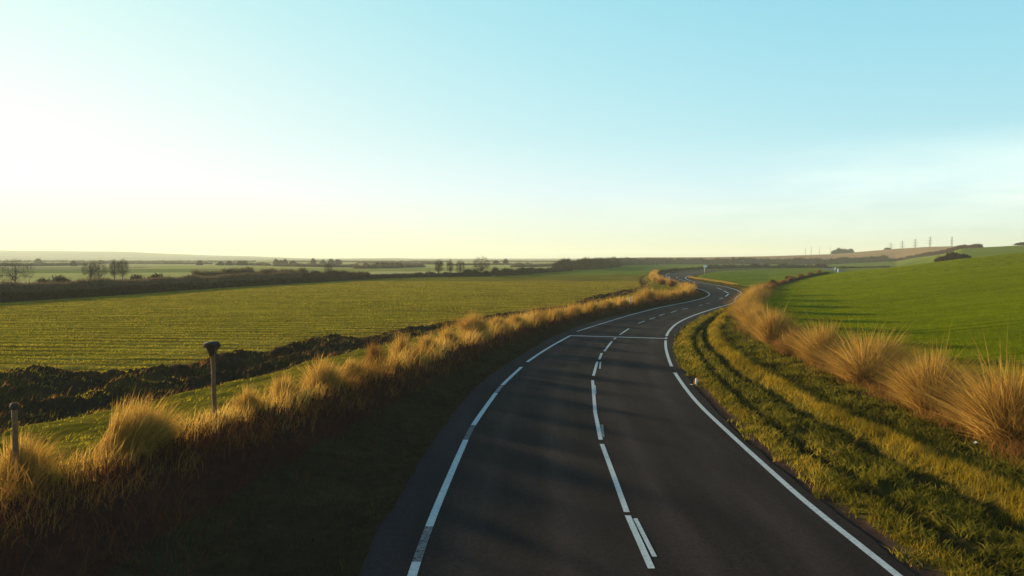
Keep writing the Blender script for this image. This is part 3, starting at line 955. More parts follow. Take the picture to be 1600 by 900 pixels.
# ridge fringe: golden grass along the crest
x, y = wedge(260000, 9, 240, -250, 1140, .7)
_, q = terrain(x, y, True)
dd = q['dR']
top = fbm(x * .35, y * .35, 3, 9)
k = (np.abs(dd - .15) < .35 + .75 * top) & (q['lv'] | q['strip'] | q['soil'])
x, y, dd, top = x[k], y[k], dd[k], top[k]
hm = (.56 + .38 * sst(.3, .75, top)) * (1 + .6 * sst(25, 60, y)) * (1 - .25 * np.clip(np.abs(dd - .1), 0, 1))
x = np.repeat(x, 4) + rng.normal(0, .1, len(x) * 4); y = np.repeat(y, 4) + rng.normal(0, .1, len(y) * 4); hm = np.repeat(hm, 4)
n = len(x)
p0 = blades(np.stack([x, y, terrain(x, y) - .02], 1), hm * rng.uniform(.5, 1.1, n), .011 * (1 + y / 45) * rng.uniform(.7, 1.3, n), unit(n, WIND, .45), rng.uniform(.15, .9, n),
            np.clip(.42 + (fbm(x * .35, y * .35, 3, 13) - .5) * 2.2 + rng.normal(0, .16, n), 0, 1), 3)
p0 = [p0]
stuff('ridge_grass', 'golden dry grass fringing the crest of the left bank', 'grass', p0, M['straw'])
# strip behind the ridge: lime grass
x, y = wedge(60000, 12, 240, -250, 1060, .8)
_, q = terrain(x, y, True)
p0 = grow(x, y, q['strip'] & (q['dR'] > .4), .05, .14, .016, (.3, 1.2), WIND, .6, per=3, spread=.07)
stuff('strip_grass', 'lime green grass on the sunlit strip behind the ridge', 'grass', [p0], M['lime'])
# soil edge: thin dead grass
x, y = wedge(70000, 14, 130, -250, 1020, .8)
_, q = terrain(x, y, True)
p1 = grow(x, y, q['soil'] & (fbm(x * .35 + 7, y * .6, 3, 79) > .55), .06, .16, .014, (.3, 1.2), WIND, .5, per=3, spread=.1)
stuff('soil_grass', 'olive grass patches growing over the dark soil heaps', 'grass', [p1], M['lime'])
p0 = grow(x, y, q['soil'] & (fbm(x * .5, y * .8, 3, 77) > .5), .08, .3, .012, (.3, 1.2), WIND, .5, per=2, spread=.1)
stuff('soil_growth', 'sparse dead stalks on the dark soil heaps', 'dead growth', [p0], M['straw_red'])
# right verge
x, y = wedge(130000, 9, 112, 1000, 1900, 1.1)
_, q = terrain(x, y, True)
t, tr = q['t'], q['tr']
nz = fbm(x * 1.1, y * 1.1, 3, 15)
rutm = (np.exp(-((t - 1.2) / .15) ** 2) + np.exp(-((t - tr + .58) / .19) ** 2)) > .5
gravel = (t < .38 + .25 * (nz - .5)) & (y < 30)
ky = (np.abs(t - tr - .06) < .33 + .3 * (nz - .4)) | ((t > .1) & (t < .85 + .5 * (nz - .5)) & (fbm(x * 1.4, y * 1.4, 3, 97) + .25 * rng.uniform(-1, 1, len(x)) > .46))
base_ok = q['rv'] & (t > .06) & ~(gravel & (fbm(x * 3.1, y * 3.1, 2, 19) < .62))
p0 = grow(x, y, base_ok & ky & (t > 1.5), .14, .34, .012, (.2, .8), WIND, .4, per=6, spread=.07)
p1 = grow(x, y, base_ok & ky & (t <= 1.5), .06, .19, .012, (.2, .9), WIND, .4, per=4, spread=.06)

stuff('yellow_grass', 'yellow sunlit grass in two bands along the right verge', 'grass', [p0, p1], M['yellow'])
p0 = grow(x, y, base_ok & ~ky & ~rutm & (rng.uniform(0, 1, len(x)) < .8) & (fbm(x * 1.7, y * 1.7, 3, 88) > .34), .08, .26, .026, (.3, 1.3), per=5, spread=.09)
stuff('verge_weeds', 'low green weeds between the bands of the right verge', 'weeds', [p0], M['weeds'])
# red-brown dead grass at the feet of the right clumps
x, y = wedge(60000, 9, 130, 1120, 1900, 1.0)
_, q = terrain(x, y, True)
k = (q['dC'] < 1.3 * fbm(x * .7, y * .7, 2, 23) + .5) & (q['dC'] > -1.0) & (q['rv'] | q['rf'])
p0 = grow(x, y, k, .25, .6, .012, (.3, 1.0), WIND, .3, per=4, spread=.12, segs=3)
stuff('clump_litter', 'red brown dead grass around the feet of the right clumps', 'grass', [p0], M['straw_red'])
x, y = wedge(90000, 9, 112, 1120, 1900, 1.0)
_, q = terrain(x, y, True)
tp = fbm(x * .5, y * .5, 3, 29)
k = (q['dC'] < .15 + .9 * (tp - .3)) & (q['dC'] > -.7) & (q['rv'] | q['rf'])
p0 = grow(x, y, k, .5, 1.15, .011, (.2, .9), WIND, .3, per=2, spread=.12, segs=3)
stuff('clump_grass', 'tall golden straw filling the row between the right clumps', 'grass', [p0], M['straw'])
# crops
x, y = wedge(240000, 26, 150, -200, 1010, 1.15)
y = y + .0
row = np.round((y + x * .07) / .55) * .55 - x * .07
y = row + rng.normal(0, .09, len(y))
_, q = terrain(x, y, True)
k = q['field'] & (q['d2'] > .2) & (sdist(np.stack([x, y], 1), HL) < -2) & (np.sin(2 * math.pi * ((y + x * .05) / 1.5 + 1.2 * fbm(x * .05, y * .12, 2, 93))) + 1.6 * (fbm(x * .3, y * .9, 3, 33) - .5) > -.25)
p0 = grow(x, y, k, .06, .13, .02, (.2, 1.0), per=2, spread=.1)
stuff('olive_crop', 'olive shoots in sown rows across the left field', 'crop', [p0], M['crop_olive'])
x, y = wedge(170000, 18, 150, 1150, 1800, 1.15)
_, q = terrain(x, y, True)
tram = np.abs(((y - .16 * x) / 12.0) % 1 - .5)
k = q['rf'] & (q['dC'] < -.5) & (y < 165) & (np.abs(tram - .06) > .018)
p0 = grow(x, y, k, .06, .12, .02, (.2, 1.0), per=2, spread=.1)
stuff('green_crop', 'bright green young crop on the right hand slope', 'crop', [p0], M['crop_green'])

# ------------------------------------------------------------------ dry grass clumps


def clump_mesh(name, n, h, spread, droop, wind, mat, seed, wid=.012, flop=.25):
    global rng
    keep = rng
    rng = np.random.default_rng(seed)
    # stems gather in wisps that share a direction, so the clump reads as strands with gaps
    nw = max(10, n // 20)
    wk = rng.integers(0, nw, n)
    aw = rng.uniform(0, 2 * math.pi, nw); ew = rng.beta(1.15, 1.1, nw); hw_ = rng.uniform(.5, 1.18, nw); tw_ = rng.normal(.5, .22, nw)
    a = aw[wk] + rng.normal(0, .16, n)
    rr = np.sqrt(rng.uniform(0, 1, n))
    ab = rng.uniform(0, 2 * math.pi, n)
    base = np.stack([np.cos(ab) * rr * spread * .16 + np.cos(a) * ew[wk] * spread * .16, np.sin(ab) * rr * spread * .16 + np.sin(a) * ew[wk] * spread * .16, np.full(n, -.06)], 1)
    d = np.stack([np.cos(a), np.sin(a)], 1) + np.array(WIND)[None] * wind
    d /= np.linalg.norm(d, axis=1)[:, None]
    el = np.clip(ew[wk] + rng.normal(0, .07, n), 0, 1.1)
    lean = .04 + droop * el ** 1.2
    hh = h * hw_[wk] * rng.uniform(.72, 1.04, n) * (1 - .40 * el ** 1.5)
    low_ = rng.uniform(0, 1, n) < flop
    lean[low_] *= 1.35; hh[low_] *= .62
    lg = rng.uniform(0, 1, n) < .035
    hh[lg] *= 1.3; lean[lg] = lean[lg] * .7 + .1
    tint = np.clip(tw_[wk] + rng.normal(0, .13, n), 0, 1)
    V, t, q, ti = blades(base, hh, wid * rng.uniform(.7, 1.5, n), d, lean * rng.uniform(.85, 1.1, n), tint, 4, 1.7)
    rng = keep
    return mesh_np(name, V, tris=t, quads=q, fattr={'tint': ti}, mat=mat)


BIG = [clump_mesh('grass_clump', 5200, 2.1, 1.7, 1.25, .25, M['straw'], 100 + s) for s in range(4)]
MED = [clump_mesh('grass_clump', 1900, 1.3, 1.6, .9, .4, M['straw'], 200 + s) for s in range(4)]
LEANING = clump_mesh('grass_clump', 4200, 1.5, 2.8, .8, 1.3, M['straw'], 301)
RED = [clump_mesh('grass_clump', 2600, 1.25, 1.4, 1.0, .2, M['straw_red'], 400 + s) for s in range(2)]
ORD = ['first', 'second', 'third', 'fourth', 'fifth', 'sixth', 'seventh', 'eighth', 'ninth', 'tenth', 'eleventh', 'twelfth', 'thirteenth', 'fourteenth',
       'fifteenth', 'sixteenth', 'seventeenth', 'eighteenth', 'nineteenth', 'twentieth']


def put_clump(me, px, py, z0, s, label, group, rz=None, sx=1.0):
    x, y = gp(px, py, z0)
    o = link('grass_clump', me, loc=(x, y, tz(x, y)))
    o.rotation_euler.z = rng.uniform(-.5, .5) if rz is None else rz
    o.scale = (s * sx, s * sx, s)
    return tag(o, label, 'grass clump', group)


GR = 'golden clumps lining the right field'
RIGHTC = [
    (BIG[0], 1590, 692, 1.05, 1.15, 'largest golden grass clump, spraying stems, at the right edge of the picture'),
    (BIG[1], 1462, 645, .98, 1.0, 'golden grass clump, next one behind the largest clump'),
    (BIG[2], 1362, 602, 1.0, 1.15, 'broad rounded golden clump with green tipped stems, third from the right edge'),
    (BIG[3], 1290, 573, .95, .95, 'upright golden clump left of the broad rounded one, fourth from the right edge'),
    (RED[0], 1250, 556, 1.1, 1.2, 'low red brown clump filling the gap between two golden clumps, fifth from the right edge'),
    (BIG[0], 1208, 536, .95, 1.0, 'golden clump with a dark hollow in its side, sixth from the right edge'),
    (BIG[1], 1183, 516, .95, 1.0, 'seventh golden clump from the right edge, beside the weeds'),
    (BIG[2], 1170, 501, .95, 1.0, 'eighth golden clump from the right edge, where the row turns up the road'),
    (BIG[3], 1167, 490, .95, 1.05, 'ninth golden clump from the right edge, close to the road bend'),
    (BIG[0], 1172, 481, .95, 1.05, 'tenth golden clump from the right edge, hiding the road bend'),
    (BIG[1], 1177, 473, .95, 1.1, 'eleventh golden clump from the right edge, behind the road bend'),
    (BIG[2], 1184, 466, 1.0, 1.1, 'twelfth golden clump from the right edge, far end of the tall row'),
    (RED[1], 1192, 460, 1.6, 1.1, 'red brown clump at the far end of the tall row'),
    (BIG[3], 1745, 775, 1.0, 1.1, None)]
for i, (me, px, py, s, sx, lb) in enumerate(RIGHTC):
    if lb is None:
        continue
    tl = 1.0 if i < 6 else .86
    put_clump(me, px, py, .25, s * 1.05 * tl, lb, GR, sx=sx * 1.22)
GF = 'small clumps along the far edge of the right field'
for i, (px, d, s) in enumerate([(1204, 108, 1.0), (1214, 118, .9), (1226, 127, .8), (1238, 136, 1.0), (1252, 145, .8), (1266, 156, .8), (1280, 168, .8)]):
    x, y = at(px, d)
    o = link('grass_clump', RED[i % 2], loc=(x, y, tz(x, y)))
    o.scale = (s * 1.4, s * 1.4, s); o.rotation_euler.z = i * 1.3
    tag(o, 'small pinkish clump on the green field edge, %s past the golden row' % ORD[i], 'grass clump', GF)

GL = 'golden clumps along the left bank'
LEFTC = [
    (LEANING, 200, 712, .7, .78, 1.25, 'large golden clump leaning with the wind, between the two wooden posts'),
    (MED[0], 20, 752, .7, .75, 1.1, 'golden clump around the foot of the post at the left edge'),
    (MED[1], 385, 652, .7, .6, 1.0, 'low golden clump just right of the flared post'),
    (MED[2], 440, 628, .68, .65, 1.0, 'wispy golden clump left of the wide low mound of grass'),
    (MED[3], 500, 612, .65, .85, 1.3, 'wide low golden mound of grass on the left bank'),
    (MED[0], 545, 596, .65, .65, 1.0, 'small golden clump between the wide mound and the narrow upright pair'),
    (RED[0], 585, 578, .6, .9, .7, 'narrow upright brownish clump, left one of the upright pair'),
    (MED[1], 627, 564, .58, .95, .75, 'narrow upright golden clump, right one of the upright pair'),
    (MED[2], 668, 553, .55, .75, 1.1, 'golden clump right of the upright pair'),
    (MED[3], 698, 543, .53, .9, 1.1, 'golden clump leaning against the tallest bush of the left bank'),
    (BIG[1], 737, 527, .5, .72, 1.2, 'tallest bushy golden clump midway along the left bank')]
for me, px, py, z0, s, sx, lb in LEFTC:
    put_clump(me, px, py, z0, s, lb, GL, sx=sx)
far = [(775, 520), (806, 512), (838, 504.5), (868, 497), (897, 490), (925, 484.5), (950, 480), (975, 476), (1000, 472), (1012, 468), (1030, 466), (1050, 462.5), (1068, 459.5)]
for i, (px, py) in enumerate(far):
    s = rng.uniform(.45, .85) if i != 9 else 1.15
    put_clump(MED[i % 4], px, py, .35, s, 'far golden clump on the left bank, %s beyond the tallest bushy clump' % ORD[i], GL, sx=1.5)
GB = 'golden bushes by the far left bend'
for i, (xx, yy, s) in enumerate([(26.6, 117, 1.3), (26.4, 124, 1.2), (27.6, 131, 1.3), (28.6, 140, 1.3), (30, 149, 1.2), (31.8, 160, 1.3), (34, 171, 1.2), (36.6, 184, 1.2), (39.5, 197, 1.1)]):
    s *= .82
    o = link('grass_clump', MED[i % 4] if i > 1 else RED[i], loc=(xx, yy, tz(xx, yy)))
    o.scale = (s * 1.4, s * 1.4, s); o.rotation_euler.z = i
    tag(o, 'orange clump inside the second bend, %s counted up the road' % ORD[i], 'grass clump', GB)

# ------------------------------------------------------------------ hedges, bushes and bare trees


def twigs(pos, ln, wd, tint, up=.6):
    n = len(pos)
    d = rng.normal(0, 1, (n, 3)); d[:, 2] = np.abs(d[:, 2]) + up
    d /= np.linalg.norm(d, axis=1)[:, None]
    s = np.cross(d, rng.normal(0, 1, (n, 3))); s /= np.linalg.norm(s, axis=1)[:, None] + 1e-9
    V = np.stack([pos - s * wd[:, None] * .5, pos + s * wd[:, None] * .5, pos + d * ln[:, None]], 1).reshape(-1, 3)
    t = (np.arange(n) * 3)[:, None] + np.array([0, 1, 2])
    return V, t, np.repeat(tint, 3)


def hedge(name, line, height, width, dens, label, cat, mat, group=None, tw=(.3, .8), wd=(.05, .14), seed=1, hvar=.35, core=True):
    """twiggy hedge along a ground line: a dense woody core and loose twigs with an uneven top"""
    line = np.array(line, float)
    L = arclen(line)[-1]
    n = int(L * dens)
    sp = resample(line, max(8, int(L / 1.0)))
    tg = np.gradient(sp, axis=0); tg /= np.linalg.norm(tg, axis=1)[:, None] + 1e-9
    nr = np.stack([-tg[:, 1], tg[:, 0]], 1)
    u = rng.uniform(0, len(sp) - 1.001, n); k = u.astype(int); f = (u - k)[:, None]
    c = sp[k] * (1 - f) + sp[k + 1] * f
    hprof = height * (1 + hvar * 2 * (fbm(u * .35 + seed * 9, u * 0, 3, seed) - .5))
    a = rng.uniform(0, math.pi, n); rr = rng.uniform(.55, 1.0, n) ** .6
    off = np.cos(a) * rr * width * .5
    z = np.abs(np.sin(a)) * rr * hprof * .85
    P = np.zeros((n, 3)); P[:, :2] = c + nr[k] * off[:, None]
    P[:, 2] = terrain(P[:, 0], P[:, 1]) + z
    ti = np.clip(.45 + .5 * (fbm(u * .2, u * 0 + 3, 2, seed + 3) - .5) + rng.normal(0, .2, n), 0, 1)
    V, t, tt = twigs(P, rng.uniform(*tw, n) * np.minimum(1, hprof / 1.2), rng.uniform(*wd, n), ti)
    Vs, Ts, Ti = [V], [t], [tt]
    Qs = np.zeros((0, 4), int)
    if core:
        m = len(sp); ka = 7
        hp = height * (1 + hvar * 2 * (fbm(np.arange(m) * .35 + seed * 9, np.zeros(m), 3, seed) - .5))
        g = terrain(sp[:, 0], sp[:, 1])
        C = np.zeros((m, ka, 3))
        for j in range(ka):
            th = math.pi * j / (ka - 1)
            jt = 1 + .3 * (rng.uniform(0, 1, m) - .5)
            C[:, j, :2] = sp + nr * (math.cos(th) * width * .42 * jt)[:, None]
            C[:, j, 2] = g - .1 + math.sin(th) * hp * .8 * jt
        I = np.arange(m * ka).reshape(m, ka)
        Qs = np.stack([I[:-1, :-1], I[:-1, 1:], I[1:, 1:], I[1:, :-1]], -1).reshape(-1, 4) + len(V)
        Vs.append(C.reshape(-1, 3)); Ti.append(np.repeat(rng.uniform(.1, .4, m), ka))
    me = mesh_np(name, np.vstack(Vs), tris=t, quads=Qs, fattr={'tint': np.concatenate(Ti)}, mat=mat)
    return tag(link(name, me), label, cat, group)


def tube_tree(h, wid, seed, trunk=.3, flat=.42):
    """bare winter tree: limbs reach into a dome shaped crown and fork towards its surface; returns tubes and twig roots"""
    rs = random.Random(seed)
    segs = []; tw = []; nodes = []
    cz = h * (1 - flat)

    def dome(k):
        while True:
            v = Vector((rs.uniform(-1, 1), rs.uniform(-1, 1), rs.uniform(-.75, 1)))
            if .001 < v.length <= 1: break
        v = v.normalized() * (k * rs.uniform(.85, 1.0))
        return Vector((v.x * wid / 2, v.y * wid / 2, cz + v.z * h * flat))

    def limb(p, q, r0, r1, n, up):
        prev = p; last = None
        for i in range(1, n + 1):
            f = i / n
            c = p.lerp(q, f); c.z += up * math.sin(math.pi * f) * (q - p).length * .12
            c += Vector((rs.uniform(-1, 1), rs.uniform(-1, 1), rs.uniform(-1, 1))) * (q - p).length * .05
            ra = r0 + (r1 - r0) * (i - 1) / n; rb = r0 + (r1 - r0) * f
            segs.append((prev, c, ra, rb)); nodes.append((c, rb)); prev = c
        return prev
    top = limb(Vector((0, 0, 0)), Vector((rs.uniform(-.1, .1), rs.uniform(-.1, .1), h * trunk)), h * .034, h * .024, 4, 0)
    limb(top, Vector((0, 0, cz + h * flat * .5)), h * .022, h * .008, 5, 0)
    fork = nodes[2:]
    for i in range(11):
        c, r = rs.choice(fork[:5])
        limb(c, dome(.62), r * .75, h * .006, 6, 1)
    for lev, cnt, k, rr in ((1, 60, .82, .0038), (2, 210, .98, .0024)):
        base = list(nodes)
        for i in range(cnt):
            t = dome(k if rs.random() < .75 else k * .75)
            c, r = min(base, key=lambda b: (b[0] - t).length + max(0, b[0].z - t.z) * .8)
            limb(c, t, min(r * .7, h * .009 / lev), h * rr * .5, 3, .6)
            if lev == 2: tw.append(t); tw.append(c.lerp(t, .6))
    k = 1.0
    Vs, Qs = [], []
    for (p, e, r1, r2) in segs:
        d = (e - p).normalized(); a = d.orthogonal().normalized(); b = d.cross(a)
        o = len(Vs) * 1
        for c, r in ((p, r1), (e, r2)):
            for j in range(4):
                th = math.pi / 2 * j
                Vs.append((c + (a * math.cos(th) + b * math.sin(th)) * max(r, .006)) * k)
        for j in range(4):
            Qs.append((o + j, o + (j + 1) % 4, o + 4 + (j + 1) % 4, o + 4 + j))
    return np.array(Vs), np.array(Qs), np.array(tw) * k


def make_tree_meshes(h, wid, seed, twl=.5, trunk=.3, flat=.42):
    V, Q, T = tube_tree(h, wid, seed, trunk, flat)
    zs = V[:, 2]
    me1 = mesh_np('trunk', V, quads=Q, mat=M['bark'])
    n = len(T)
    P = np.repeat(T, 6, 0) + rng.normal(0, .2, (n * 6, 3))
    Vt, t, ti = twigs(P, rng.uniform(.5, 1, n * 6) * twl, rng.uniform(.014, .034, n * 6), np.clip(rng.normal(.5, .2, n * 6), 0, 1), .3)
    me2 = mesh_np('crown', Vt, tris=t, fattr={'tint': ti}, mat=M['twig'])
    return me1, me2


TREES = [make_tree_meshes(5.0, 7.6, 3, .6, .16, .47), make_tree_meshes(5.0, 3.6, 5, trunk=.2, flat=.45), make_tree_meshes(5.0, 2.3, 8, trunk=.3, flat=.4), make_tree_meshes(5.0, 4.4, 12, trunk=.24, flat=.42)]


def tree(v, px, d, h, label, group=None, sq=1.0, rz=0.0):
    x, y = at(px, d)
    h *= 1.1
    o = empty('bare_tree', (x, y, tz(x, y) - .05), rz, (h / 5 * sq, h / 5 * sq, h / 5))
    tag(o, label, 'tree', group)
    for nm, me in zip(('trunk', 'crown'), TREES[v]):
        link(nm, me, o)
    return o


def bush_mesh(seed, mat, n=900):
    P = rng.normal(0, 1, (n, 3)); P /= np.linalg.norm(P, axis=1)[:, None]
    P *= (rng.uniform(.2, 1, n) ** .5)[:, None]; P[:, 2] = np.abs(P[:, 2])
    lump = 1 + .5 * (fbm(P[:, 0] * 1.7 + seed, P[:, 1] * 1.7 + P[:, 2], 2, seed) - .5)
    P *= lump[:, None]
    V, t, ti = twigs(P * [1, 1, .8], rng.uniform(.2, .45, n), rng.uniform(.05, .13, n), np.clip(rng.normal(.45, .22, n), 0, 1), .4)
    return mesh_np('bush', V, tris=t, fattr={'tint': ti}, mat=mat)


BUSH = [bush_mesh(s, M['twig']) for s in range(3)] + [bush_mesh(s + 5, M['twig_red']) for s in range(2)]


def bush(v, px, d, w, h, label, group=None):
    x, y = at(px, d)
    o = link('bush', BUSH[v], loc=(x, y, tz(x, y) - .05))
    o.scale = (w * .5, w * .5, h); o.rotation_euler.z = px
    return tag(o, label, 'bush', group)


HF = [gp(*p) for p in [(-330, 492), (-150, 481), (0, 472), (150, 463), (300, 452), (450, 443), (600, 434.5), (650, 433.3), (700, 432.5), (765, 431.3)]]
hedge('hedge', smooth(HF, 1), 1.0, 2.4, 190, 'low dark trimmed hedge along the far side of the olive field', 'hedge', M['twig'], seed=2, hvar=.18)
HB = [at(-330, 84), at(-150, 90), at(0, 97), at(150, 108), at(300, 130), at(450, 158)]
hedge('hedge', smooth(HB, 1), 1.75, 5, 330, 'taller brown scrub hedge rising behind the low dark hedge on the left', 'hedge', M['twig_pale'], seed=4, hvar=.3)
hedge('hedge', [at(300, 150), at(380, 156), at(460, 172), at(475, 178)], 2.3, 3.5, 230, 'ragged twiggy thicket standing above the low hedge, left of centre', 'hedge', M['twig_pale'], seed=6, hvar=.7, tw=(.5, 1.1))
hedge('hedge', [at(478, 170), at(530, 180), at(575, 186)], 1.9, 3, 200, 'reddish bushy stretch of hedge below the lone small tree', 'hedge', M['twig_red'], seed=8, hvar=.5)
hedge('hedge', [at(768, 196), at(800, 206), at(830, 225), at(862, 250), at(890, 275)], 1.5, 3, 150, 'dark bushy hedge right of the round bare tree', 'hedge', M['twig'], seed=9, hvar=.8)
hedge('hedge', [at(872, 290), at(905, 300), at(935, 340), at(960, 400)], 4.2, 8, 150, 'brown copse of bare trees left of the long belt', 'copse', M['twig_red'], seed=11, hvar=.5, tw=(.8, 2.0), wd=(.1, .3))
hedge('hedge', [at(948, 440), at(985, 520), at(1040, 548), at(1100, 556), at(1200, 560), at(1300, 556), at(1385, 556)], 4.4, 9, 75,
      'long dark woodland belt below the stubble hill', 'hedge', M['twig_red'], seed=13, hvar=.4, tw=(1.0, 2.4), wd=(.2, .6))
hedge('hedge', [at(1385, 554), at(1440, 518), at(1500, 416), at(1530, 402)], 2.0, 5, 70, 'dark hedge climbing the edge of the stubble hill to the skyline', 'hedge', M['twig_red'], seed=14, hvar=.5, tw=(.6, 1.4), wd=(.15, .4))
hedge('hedge', [at(1100, 320), at(1150, 345), at(1200, 352), at(1255, 350), at(1290, 330)], 1.5, 3.5, 80, 'dark hedge beside the far stretch of road', 'hedge', M['twig'], seed=15, hvar=.8, tw=(.5, 1.2), wd=(.1, .3))
hedge('hedge', [at(1290, 330), at(1340, 330), at(1390, 320)], .7, 2, 60, 'thin dark hedge line leading to the right slope', 'hedge', M['twig'], seed=16, hvar=.4, tw=(.4, .8), wd=(.1, .3))
hedge('hedge', [at(1034, 232), at(1050, 262), at(1075, 290), at(1100, 312)], .9, 2.0, 80, 'low dark hedge along the outside of the far road bend', 'hedge', M['twig'], seed=17, hvar=.3, tw=(.3, .7), wd=(.08, .2))
hedge('hedge', [at(1188, 104), at(1197, 110), at(1217, 122), at(1255, 143), at(1292, 172)], .5, 1.2, 90, 'low dark rim hedge on the crest of the green slope', 'hedge', M['twig'], seed=18, hvar=.3, tw=(.2, .4))
hedge('hedge', [at(1078, 182), at(1084, 172), at(1095, 160), at(1110, 150), at(1130, 138), at(1150, 125)], .22, 1.2, 110, 'straw coloured rough edge inside the second road bend', 'rough grass', M['straw'], seed=19, hvar=.5, tw=(.15, .35), core=False)

TB = 'bare trees along the left hedge'
tree(0, 24, 128, 4.4, 'wide spreading bare tree at the left edge of the picture', TB, .9)
tree(1, 142, 140, 4.1, 'left tree of the twin clump behind the brown scrub', TB, 1.0, 1)
tree(3, 155, 142, 4.2, 'right tree of the twin clump behind the brown scrub', TB, .8, 2)
tree(2, 179, 146, 4.2, 'left one of two narrow trees standing close together', TB, 1.0, .5)
tree(2, 192, 148, 4.3, 'right one of two narrow trees standing close together', TB, 1.0, 2.2)
tree(1, 513, 182, 3.6, 'lone small bare tree above the reddish hedge', TB, .8)
tree(2, 686, 192, 4.1, 'first narrow tree in the row left of the round tree', TB, 1.2, 1)
tree(2, 703, 193, 4.2, 'second narrow tree in the row left of the round tree', TB, .9, 3)
tree(1, 719, 194, 4.2, 'third tree, thick at the foot, just left of the round tree', TB, .8, 4)
tree(3, 752, 198, 5.0, 'round crowned bare tree, tallest near the middle of the picture', TB, 1.05, 1)
GBU = 'bushes in the hedge left of the road'
for i, (px, d, w, h, lb) in enumerate([
        (95, 113, 3.4, 2.4, 'dark dome shaped bush in front of the far fields, right of the spreading tree'),
        (68, 112, 3.0, 2.0, 'low bush between the spreading tree and the dome shaped bush'),
        (215, 125, 3, 2.3, 'brown bush right of the two narrow trees'), (243, 128, 3.5, 2.4, 'brown bush further right of the two narrow trees'),
        (655, 190, 3, 1.3, 'small dark bush at the left start of the tree row'), (673, 190, 3.4, 1.5, 'dark bush under the first narrow tree'),
        (697, 192, 2.6, 1.4, 'dark bush under the second narrow tree'), (730, 194, 3.5, 2.2, 'tall bush under the third tree of the row'), (742, 195, 3.4, 2.1, 'bush at the left foot of the round tree'),
        (760, 197, 3, 1.7, 'bush at the right foot of the round tree'), (773, 200, 2.6, 2.7, 'tallest bush standing right of the round tree'),
        (788, 205, 3.4, 2.2, 'second bush right of the round tree'), (817, 225, 3, 2.3, 'third bush right of the round tree')]):
    bush(i % 3, px, d, w, h, lb, GBU)
GBR = 'bushes on the right slope'
bush(3, 1473, 195, 4.5, 1.9, 'dark bush on the crest of the green slope, left of the pair', GBR)
bush(3, 1487, 200, 4.2, 3.0, 'orange brown bush in the middle of the slope group', GBR)
bush(1, 1504, 205, 5.0, 2.1, 'dark purple bush at the right of the slope group', GBR)
bush(3, 1481, 240, 4.5, 2.2, 'reddish bush behind the slope group', GBR)
bush(1, 1179, 345, 6, 2.6, 'round dark bush above the hedge by the far road', GBR)
bush(3, 1207, 118, 1.6, 1.1, 'thin red shrub beyond the far end of the tall row', GBR)
bush(0, 1233, 142, 1.7, .8, 'small dark bush on the edge of the middle field', GBR)
GP = 'small trees on the stubble hill'
for i, (px, d, w, h, lb) in enumerate([(1303, 790, 8, 5, 'left tree of the small wood on the hill skyline'), (1311, 790, 10, 7, 'tallest tree of the small wood on the hill skyline'),
                                       (1320, 790, 8, 5.5, 'third tree of the small wood on the hill skyline'), (1328, 790, 8, 5, 'right tree of the small wood on the hill skyline'),
                                       (1386, 790, 8, 2.5, 'lone bush on the skyline below the pylons'), (1598, 400, 10, 2, 'dark bush on the skyline at the right edge')]):
    bush(i % 3, px, d, w, h, lb, GP)

# hedges and trees out on the plain
PH = [([(120, 640), (230, 600), (330, 560)], 'first far field hedge on the plain, at the left'), ([(-20, 420), (60, 430), (135, 470)], 'far field hedge behind the spreading bare tree'),
      ([(340, 500), (400, 470), (420, 450)], 'far dark hedge over the ragged thicket'), ([(430, 420), (520, 380), (560, 372)], 'far hedge behind the lone small tree'),
      ([(560, 640), (600, 600), (640, 560), (690, 540)], 'far hedge below the second hill'), ([(555, 330), (610, 345), (660, 390)], 'far hedge curving past the line of far trees'),
      ([(700, 480), (760, 500), (830, 520)], 'far hedge behind the round tree'), ([(800, 380), (850, 400), (890, 430)], 'far hedge left of the brown copse'),
      ([(440, 900), (560, 860), (700, 820)], 'distant hedge under the middle hill'), ([(0, 900), (200, 860), (400, 900)], 'distant hedge under the left hill'),
      ([(760, 900), (860, 860), (940, 800)], 'distant hedge behind the brown copse')]
for i, (pts, lb) in enumerate(PH):
    hedge('hedge', [at(px, d) for px, d in pts], rng.uniform(.9, 1.5), 4, 24, lb, 'hedge', M['twig_pale'], 'hedges out on the plain', tw=(.8, 1.8), wd=(.2, .6), seed=30 + i, hvar=.6)
PT = [(115, 430), (60, 640), (312, 480), (345, 470), (358, 470), (375, 470), (382, 470), (432, 520), (440, 520), (446, 520), (458, 520), (490, 560), (505, 560), (518, 570), (529, 560),
      (572, 350), (590, 352), (598, 350), (604, 352), (613, 356), (619, 356), (625, 356), (775, 520), (790, 520)]
PT.sort()
PORD = ORD + ['twenty-first', 'twenty-second', 'twenty-third', 'twenty-fourth']
for i, (px, d) in enumerate(PT):
    bush(i % 3, px, d, rng.uniform(3.2, 4.4) * d / 400, rng.uniform(2.6, 3.8) * d / 400, 'small hazy tree on the far plain, %s from the left' % PORD[i],
         'trees out on the plain')

# ------------------------------------------------------------------ posts, markers, signs, pylons


